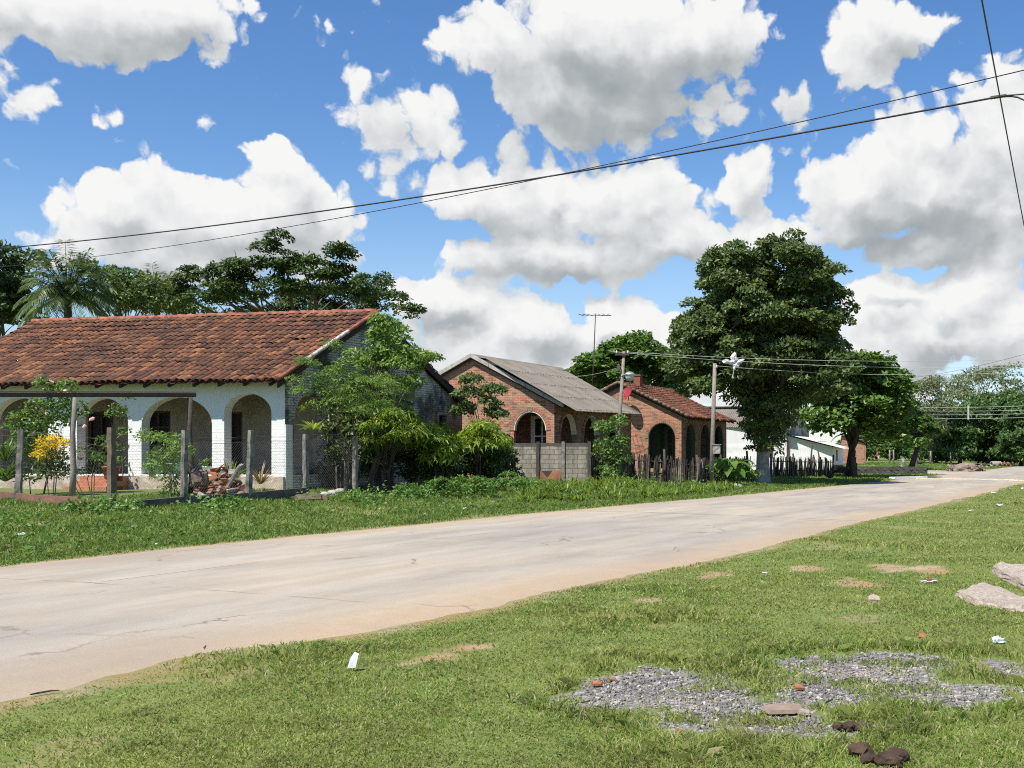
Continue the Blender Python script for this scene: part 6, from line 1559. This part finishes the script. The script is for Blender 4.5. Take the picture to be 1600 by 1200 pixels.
# --- trees at the far bend
def grow(l, k): return [(x, y, rx * k, ry * k) for x, y, rx, ry in l]
def far_tree(name, x, Z, blobs, label, lm, L, pa, r, **k): return tree(name, base_at(x, Z), px_blobs(blobs, Z, k.pop('depth', .8), k.pop('layers', 3)), label, 'tree', lm, k.pop('bark', M_bark), L, pa, r, **k)
far_tree('thin_tree', 1455, 140, [(1452, 612, 24, 24), (1440, 640, 26, 22), (1470, 640, 26, 24), (1460, 600, 12, 14), (1435, 610, 14, 16), (1455, 670, 34, 24)], 'slim pale-leaved tree just right of the almond crowns', L_pale, .42, 4.5, .2, clump=.9, jag=.5, aspect=.4, nlimb=8, fork=.4)
far_tree('tall_thin_tree', 1540, 165, [(1505, 600, 24, 22), (1530, 590, 24, 18), (1550, 600, 26, 20), (1580, 610, 26, 20), (1490, 620, 18, 16), (1515, 625, 40, 20), (1570, 632, 40, 20), (1560, 582, 12, 9), (1600, 622, 24, 18), (1625, 630, 24, 18)], 'tall airy pale-crowned tree above the dark wood at the road bend', L_pale, .5, 3.6, .35, clump=1.2, jag=.5, aspect=.4, nlimb=10, fork=.5)
WOOD = [(1462, 700, 150, [(1462, 690, 30, 28), (1445, 705, 24, 18), (1475, 660, 26, 26)], 'rounded dark green tree at the left end of the far wood'),
        (1500, 700, 145, [(1500, 685, 34, 36), (1490, 655, 26, 22), (1518, 650, 26, 24), (1495, 712, 36, 14)], 'mid-green bushy tree in front of the far wood'),
        (1550, 700, 150, [(1550, 670, 40, 44), (1535, 640, 30, 22), (1570, 640, 32, 26), (1555, 710, 40, 18)], 'broad dark tree in the middle of the far wood'),
        (1595, 700, 142, [(1598, 680, 38, 44), (1590, 645, 34, 28), (1620, 660, 36, 40), (1600, 712, 40, 16)], 'dark tree leaning over the road end at the right edge')]
for x, y, Z, b, lab in WOOD: far_tree('woodland_tree', x, Z, grow(b, 1.18), lab, L_woods, .5, 10, .3, clump=1.15, jag=.4, aspect=.5, nlimb=6, low=-.9)
far_tree('young_tree', 1432, 122, [(1432, 708, 13, 13), (1440, 700, 9, 10)], 'small pale green bushy sapling beside the leaning trunk', L_shrub, .34, 9, .07, layers=1, clump=.6)
def far_wood():
    bl = []
    for k in range(46):
        x = 1325 + k * 8.5; Z = 196 + 14 * math.sin(k * 1.7); p = P(x, 720, Z); h = random.uniform(3.4, 6.0); bl.append((p.x, p.y, .3 + h * .55, 3.2, 3.2, h * .62))
    a = clump_leaves(bl, 3.2, .75, .5, .2, 1.3, .4, .4, -.95); tag(leaf_obj('far_wood', *a, L_woods, None), 'dark green far wood closing the end of the street', 'wood', None, 'stuff')
far_wood()
# --- trees behind the white house
far_tree('dark_tree', -8, 58, [(2, 440, 34, 50), (8, 400, 28, 24), (-30, 470, 60, 60), (12, 490, 34, 30), (-60, 430, 50, 50)], 'tall dark tree cut by the left edge of the picture', L_acacia, .3, 26, .3, clump=.6, jag=.4, nlimb=8)
far_tree('airy_tree', 190, 60, [(180, 440, 30, 26), (165, 470, 34, 30), (205, 460, 36, 30), (240, 452, 34, 24), (265, 462, 34, 24), (225, 480, 50, 20), (160, 430, 14, 14), (290, 480, 30, 16)], 'loose olive-green tree between the palm and the dark feathery tree', L_olive, .24, 26, .2, clump=.55, jag=.5, nlimb=10)
far_tree('spreading_tree', 480, 62, [(480, 402, 24, 15), (465, 416, 32, 18), (470, 434, 52, 24), (545, 424, 42, 22), (568, 417, 24, 18), (505, 448, 64, 26), (420, 450, 48, 22), (555, 448, 40, 20), (445, 470, 74, 26), (530, 470, 56, 22), (350, 458, 46, 18), (330, 443, 18, 11), (385, 476, 60, 24), (400, 444, 32, 14), (615, 481, 34, 12), (582, 467, 28, 12), (340, 482, 52, 20), (632, 479, 18, 9)],
         'dark spreading tree with flat feathery tiers above the clay tile ridge', L_acacia, .22, 52, .28, clump=.5, jag=.3, nlimb=16, fork=.7, layers=2, upbias=.9)
def palm(x, ytop, Z, crown_y, label, nfr=26, R=3.2, seedx=0):
    b = base_at(x, Z); c = P(x, crown_y, Z); root = empty('palm_tree', b, label, 'palm'); mb = MB(); mb.tube([b - Z3 * .2, b.lerp(c, .5) + Vector((.15, 0, 0)), c], [.24, .19, .17], 10); mb.build('trunk', M_bark, root, True)
    C, Dv, N, LL = [], [], [], []; rb = MB()
    for k in range(nfr):
        az = k * 2.399 + random.uniform(-.2, .2); up = -.25 + 1.7 * (k / nfr) ** .85; L = R * random.uniform(.85, 1.15); h = Vector((math.cos(az), math.sin(az), 0)); pts = []
        for i in range(15):
            t = i / 14; pts.append(c + h * (L * t * math.cos(up * .9) * (1 - .10 * t)) + Z3 * (L * (math.sin(up) * t * 1.05 - (.16 + .42 * math.cos(up)) * t ** 2.4)))
        rb.tube(pts, [.03 * (1 - .8 * i / 14) for i in range(15)], 4, False)
        for i in range(1, 15):
            for sub in (0, .33, .66):
                q = pts[i - 1].lerp(pts[i], sub); d = (pts[i] - pts[i - 1]).normalized(); sv = d.cross(Z3).normalized(); t = (i - 1 + sub) / 14
                ll = L * .27 * (1 - abs(t - .45) * 1.0) + .08
                for sg in (-1, 1):
                    dd = (sv * sg + d * .75 - Z3 * random.uniform(.15, .75)).normalized(); C.append(q); Dv.append(dd); N.append((Z3 + sv * sg * .3).normalized()); LL.append(ll)
    rb.build('frond_stalks', L_palm, root)
    LL = np.array(LL); leaf_obj('crown', np.array(C), np.array(Dv), np.array(N), LL, LL * 0 + .03, L_palm, root, .12)
palm(105, 395, 52, 462, 'feather palm with drooping grey-green fronds behind the left end of the roof', 46, 2.9)
palm(245, 425, 64, 474, 'second feather palm mostly hidden behind the loose olive-green tree', 24, 3.0)
# --- in front of the shaded gable
far_tree('airy_garden_tree', 562, 36.2, [(608, 530, 22, 22), (615, 556, 30, 20), (645, 556, 26, 16), (592, 575, 24, 22), (632, 576, 26, 11), (575, 605, 28, 24), (562, 566, 22, 20), (595, 545, 26, 22), (630, 600, 24, 18), (550, 630, 18, 16), (610, 510, 14, 12), (664, 562, 14, 10)],
         'slender tree with a bushy top leaning across the shaded white gable', L_feather, .15, 75, .07, bark=M_bark_pale, clump=.34, jag=.45, nlimb=12, fork=.35, layers=2, hang=.35, stems=3)
far_tree('feathery_sapling', 540, 34.6, [(520, 600, 26, 20), (500, 575, 16, 10), (545, 640, 30, 26), (515, 640, 26, 20), (570, 650, 30, 24), (605, 640, 26, 26), (490, 620, 12, 9), (540, 590, 18, 12), (585, 605, 26, 22), (500, 575, 22, 16), (620, 610, 34, 28), (560, 590, 34, 28), (530, 615, 34, 28), (590, 640, 40, 34), (480, 600, 18, 14), (545, 555, 22, 18)],
         'light feathery sapling in front of the gable arch', L_feather, .10, 110, .035, bark=M_bark_pale, clump=.26, jag=.5, nlimb=10, fork=.3, layers=2, aspect=.3, stems=4, hang=.3)
def mango(x, Z, blobs, label, L=.24, pa=64):
    t = tree('mango_bush', base_at(x, Z), px_blobs(blobs, Z, .95, 3), label, 'bush', L_mango, M_bark_dark, L, pa, .06, .35, aspect=.24, clump=.34, jag=.35, fill=.3, low=-.45, hang=.75, nlimb=8, stems=3, droop=.12, upbias=.4)
    return t
mango(612, 35.6, [(598, 668, 22, 20), (625, 655, 24, 20), (592, 696, 22, 18), (622, 688, 34, 18), (645, 672, 24, 18)], 'drooping mango bush with yellow-green young leaves behind the last fence post')
mango(682, 37.2, [(680, 686, 32, 16), (702, 702, 18, 16), (658, 700, 28, 18), (690, 712, 26, 14), (672, 676, 20, 9)], 'rounded mango bush below the small hooded gable window')
mango(750, 41.0, [(755, 672, 32, 20), (725, 690, 20, 18), (778, 690, 16, 20), (750, 696, 32, 16)], 'taller mango bush beside the concrete block wall')
far_tree('leafy_sapling', 742, 41.8, [(735, 618, 22, 18), (762, 640, 22, 18), (740, 596, 10, 11), (772, 612, 15, 9), (728, 645, 18, 16), (780, 650, 10, 12)], 'loose olive-brown sapling rising above the mango bush by the block wall', L_olive, .17, 80, .04, clump=.3, jag=.45, layers=2, nlimb=6, stems=2, fork=.4)
far_tree('dark_garden_bush', 690, 39.6, [(700, 728, 40, 16), (640, 735, 40, 18), (590, 735, 30, 22), (660, 715, 60, 22)], 'dark leafy undergrowth filling the shade under the mango bushes', L_acacia, .14, 34, .03, clump=.34, nlimb=4, layers=2, low=-.95, stems=3)
far_tree('dark_garden_bush', 750, 43.2, [(745, 725, 50, 32), (778, 720, 34, 40), (715, 715, 44, 34), (750, 705, 46, 40), (790, 735, 26, 24)], 'dark leafy undergrowth behind the taller mango bush by the block wall', L_acacia, .15, 75, .03, clump=.3, nlimb=4, layers=2, low=-.95, stems=3)
far_tree('dark_garden_bush', 640, 38.0, [(600, 650, 46, 40), (640, 690, 50, 36), (690, 705, 40, 26), (610, 710, 46, 34), (670, 735, 50, 22)], 'deep shaded undergrowth against the gable behind the mango bushes', L_acacia, .15, 75, .03, clump=.34, nlimb=4, layers=1, low=-.95, stems=3)
far_tree('dark_garden_bush', 535, 35.2, [(535, 670, 34, 34), (560, 705, 36, 34), (565, 650, 30, 30), (520, 715, 26, 26)], 'dark leafy saplings between the last fence post and the gable arch', L_big, .14, 70, .03, clump=.3, nlimb=4, layers=1, low=-.95, stems=3)
far_tree('dark_garden_bush', 520, 36.4, [(520, 728, 22, 26), (545, 735, 22, 22), (500, 745, 18, 14), (535, 700, 16, 14)], 'dark leafy undergrowth before the gable arch behind the fence', L_acacia, .13, 34, .03, clump=.3, nlimb=4, layers=2, low=-.95, stems=3)
far_tree('wall_bush', 955, 49.0, [(960, 690, 24, 22), (945, 670, 16, 16), (975, 715, 20, 18), (950, 720, 22, 22), (968, 662, 13, 13), (940, 700, 14, 20), (955, 740, 22, 12)], 'green bush in front of the lamp pole foot', L_shrub, .16, 44, .05, clump=.36, nlimb=6, layers=2, low=-.95, stems=3)
def strap_clump(p, n, L, w, up, matl, root, name='leaves', seg=4, arch_=.9):
    V, Fc = [], []
    for k in range(n):
        az = random.uniform(0, 2 * PI); e = up * random.uniform(.6, 1.3); l = L * random.uniform(.7, 1.15); h = Vector((math.cos(az), math.sin(az), 0)); sd = Vector((-h.y, h.x, 0)); o = len(V)
        for i in range(seg + 1):
            t = i / seg; q = Vector(p) + h * (.03 + l * t * math.cos(e)) + Z3 * (l * (math.sin(e) * t - arch_ * .5 * math.cos(e) * t * t * 1.2)); ww = w * (1 - t ** 2.2) * (.55 + .9 * min(t * 2, 1) * .5) + .002
            V += [q - sd * ww, q + Z3 * -.25 * ww, q + sd * ww]
        for i in range(seg):
            a = o + i * 3; Fc += [(a, a + 1, a + 4, a + 3), (a + 1, a + 2, a + 5, a + 4)]
    return link(name, np_mesh(name, np.array(V), Fc), matl, root)
def strap_plant(name, p, n, L, w, up, matl, label, cat='plant', **k):
    root = empty(name, p, label, cat); strap_clump(p, n, L, w, up, matl, root, **k); return root
strap_plant('bromeliad', P(489, 672, 32.5), 40, .62, .022, .75, L_bromel, 'spiky pale bromeliad perched above the fence beside the gable arch')
strap_plant('bromeliad', Vector((*P(362, 735, 32.5)[:2], .75)), 46, .95, .022, 1.0, L_bromel, 'yellow-green spiky plant behind the rubble heap, left of the fence post')
strap_plant('bromeliad', Vector((*P(407, 735, 32.8)[:2], .72)), 46, .85, .022, .95, L_straw, 'straw-coloured spiky plant behind the rubble heap, right of the fence post')
p = Vector((*P(8, 735, 30.5)[:2], .5)); strap_plant('dracaena', p + Z3 * .35, 60, 1.0, .04, .9, L_shrub, 'broad strap-leaved dracaena at the far left of the yard'); strap_clump(p + Z3 * .9, 40, .8, .04, 1.0, L_shrub, bpy.data.objects['dracaena'], 'leaves')
def bush(name, x, Z, blobs, label, lm, L, pa, asp=.5, cat='bush', clump=.28, layers=2, hang=.0, r=.014, jag=.35, stems=3, nlimb=6, z=None):
    b = base_at(x, Z)
    if z: b.z = z
    return tree(name, b, px_blobs(blobs, Z, .7, layers), label, cat, lm, M_bark, L, pa, r, .3, aspect=asp, clump=clump, jag=jag, nlimb=nlimb, low=-.95, hang=hang, stems=stems)
cro = bush('croton_bush', 80, 30.4, [(82, 692, 16, 12), (70, 704, 12, 12), (96, 698, 10, 10), (76, 714, 12, 8)], 'croton bush with bright yellow top leaves by the trellis post', L_yellow, .13, 80, .34, clump=.2)
a = clump_leaves(px_blobs([(80, 728, 22, 14), (95, 738, 18, 12), (70, 740, 16, 12), (84, 716, 16, 10)], 30.6, .7, 2), 60, .13, .4, .3, .22, .3, .35, -.95); leaf_obj('lower_foliage', *a, L_big, cro)
def rose():
    b = bush('climbing_rose', 60, 31.5, [(75, 640, 24, 14), (52, 655, 22, 13), (92, 640, 24, 20), (100, 660, 18, 14), (60, 680, 22, 14), (95, 618, 20, 10), (88, 604, 14, 7), (110, 640, 14, 24), (40, 668, 16, 8), (50, 720, 20, 20), (30, 700, 12, 14), (55, 700, 18, 14)], 'tall straggling climbing rose with pink blooms against the porch arches', L_shrub, .11, 62, .55, clump=.26, nlimb=12, jag=.5)
    for x, y in ((80, 597), (50, 678), (78, 708), (143, 655), (132, 667), (102, 612), (64, 640)):
        mb = MB(); c = P(x, y, 31.0); 
        for k in range(5): mb.blob(c + Vector((random.uniform(-.04, .04), random.uniform(-.04, .04), random.uniform(-.03, .03))), .045, .2, 1)
        mb.build('bloom', M_flower, b)
rose()
bush('potted_climber', 192, 32.0, [(188, 650, 7, 12), (194, 675, 7, 14), (184, 640, 8, 6), (190, 700, 7, 10), (197, 625, 6, 6), (173, 650, 6, 4)], 'thin climber rising from the red pot by the white pillar', L_shrub, .10, 60, .5, clump=.2, layers=1, jag=.5, stems=1, z=1.1)
bush('garden_shrub', 262, 30.2, [(255, 690, 22, 12), (240, 682, 14, 7), (270, 700, 18, 14), (250, 712, 20, 14), (285, 705, 14, 10), (262, 745, 16, 14), (270, 765, 16, 10), (250, 730, 14, 10)], 'ferny green garden shrub in front of the widest porch arch', L_feather, .10, 90, .38, clump=.24, jag=.45)
bush('yard_weed', 150, 29.0, [(168, 700, 5, 12), (160, 690, 6, 6), (170, 720, 5, 14), (152, 715, 5, 8)], 'spindly weed leaning on the rust-streaked corner post', L_weed, .09, 60, .4, clump=.15, layers=1, stems=2)
bush('dark_yard_bush', 130, 31.6, [(128, 735, 26, 18), (140, 715, 18, 16), (60, 745, 18, 12), (35, 742, 16, 14)], 'dark low bush in the shade between the trellis post and the steps', L_big, .10, 46, .5, clump=.26)
for x, Z, rr, lab in ((175, 25.2, .32, 'low leafy weed clump at the foot of the rust-streaked corner post'), (345, 26.6, .30, 'low leafy weed clump before the dark kerb of the wire fence'), (120, 24.0, .28, 'low leafy weed clump before the faded red kerb'), (690, 34.5, .55, 'leafy weed bush at the verge below the round mango bush'), (735, 36, .6, 'dense leafy weed bush between the mango bushes and the road'), (800, 39, .62, 'dense rounded weed bush at the left end of the block wall'), (560, 30.5, .34, 'weed tuft before the last fence post'), (640, 33, .45, 'scrubby weed bush below the drooping mango bush')):
    b = base_at(x, Z); t = empty('weed_bush', b, lab, 'weed'); a = clump_leaves([(b.x, b.y, b.z + rr * .45, rr, rr, rr * .75), (b.x + rr, b.y + .2, b.z + rr * .3, rr * .7, rr * .7, rr * .5), (b.x - rr * .8, b.y, b.z + rr * .3, rr * .7, rr * .7, rr * .55)], 90, .10, .5, .3, .17, .4, .35, -.5); leaf_obj('foliage', *a, L_weed, t)
# broad-leaved plant at the whitewashed trunk
def broad_plant(p, n, L, label):
    root = empty('broad_leaved_plant', p, label, 'plant'); st = MB(); V, Fc = [], []
    for k in range(n):
        az = random.uniform(0, 6.28); h = Vector((math.cos(az), math.sin(az), 0)); e = random.uniform(.5, 1.2); q0 = Vector(p); q1 = q0 + h * .35 * random.uniform(.5, 2.2) + Z3 * random.uniform(.5, 1.25); st.tube([q0, q0.lerp(q1, .5) + Z3 * .1, q1], [.03, .022, .014], 5)
        sd = Vector((-h.y, h.x, 0)); o = len(V); l = L * random.uniform(.7, 1.2); w = l * .27
        for i in range(6):
            t = i / 5; c = q1 + h * (l * t * .9) + Z3 * (l * (.45 * t - .85 * t * t)); ww = w * math.sin(PI * min(1, .12 + t * .88)) ** .7 + .003
            V += [c - sd * ww + Z3 * ww * .3, c, c + sd * ww + Z3 * ww * .3]
        for i in range(5): a = o + i * 3; Fc += [(a, a + 1, a + 4, a + 3), (a + 1, a + 2, a + 5, a + 4)]
    st.build('stems', L_banana, root); link('leaves', np_mesh('leaves', np.array(V), Fc, True), L_banana, root)
broad_plant(base_at(1140, 54.5), 26, .85, 'broad-leaved plant spilling over the pale stick fence beside the trunk')
a = base_at(1112, 53.5); t = empty('hedge_bush', a, 'small bush against the stick fence below the meter box', 'bush'); q = clump_leaves([(a.x, a.y, a.z + .6, .5, .5, .6), (a.x + .9, a.y + .5, a.z + .5, .6, .6, .5), (a.x + 1.8, a.y + 1.2, a.z + .45, .7, .6, .45)], 50, .14, .5, .3, .25); leaf_obj('foliage', *q, L_shrub, t)
# the bed of strap-leaved plants in the verge
def lily_bed():
    V, Fc = [], []
    for k in range(560):
        x = random.uniform(815, 1155); l = random.uniform(15.6, 20.0) if x < 1000 else random.uniform(15.2, 18.0); 
        dx = (x - CX) / F; Z = l / (-.9191 * dx + .3939); X = dx * Z
        if Z > 62 or vnoise(np.array([X]), np.array([Z]), .8, 4)[0] < .34: continue
        p = Vector((X, Z, float(gh(X, Z))))
        for j in range(random.randint(6, 11)):
            az = random.uniform(0, 6.28); e = random.uniform(.75, 1.45); L = random.uniform(.28, .68) * (1.15 if l > 18 else .9); h = Vector((math.cos(az), math.sin(az), 0)); sd = Vector((-h.y, h.x, 0)); o = len(V); w = random.uniform(.018, .032)
            for i in range(4):
                t = i / 3; q = p + h * (L * t * math.cos(e) * (1 + .5 * t)) + Z3 * (L * math.sin(e) * (t - .35 * t * t)); ww = w * (1 - t ** 2) + .003; V += [q - sd * ww, q + sd * ww]
            for i in range(3): a = o + i * 2; Fc.append((a, a + 1, a + 3, a + 2))
    tag(link('lily_bed', np_mesh('lily_bed', np.array(V), np.array(Fc, np.int32)), L_lily), 'bed of upright strap-leaved lilies along the verge before the brick houses', 'plants', None, 'stuff')
lily_bed()
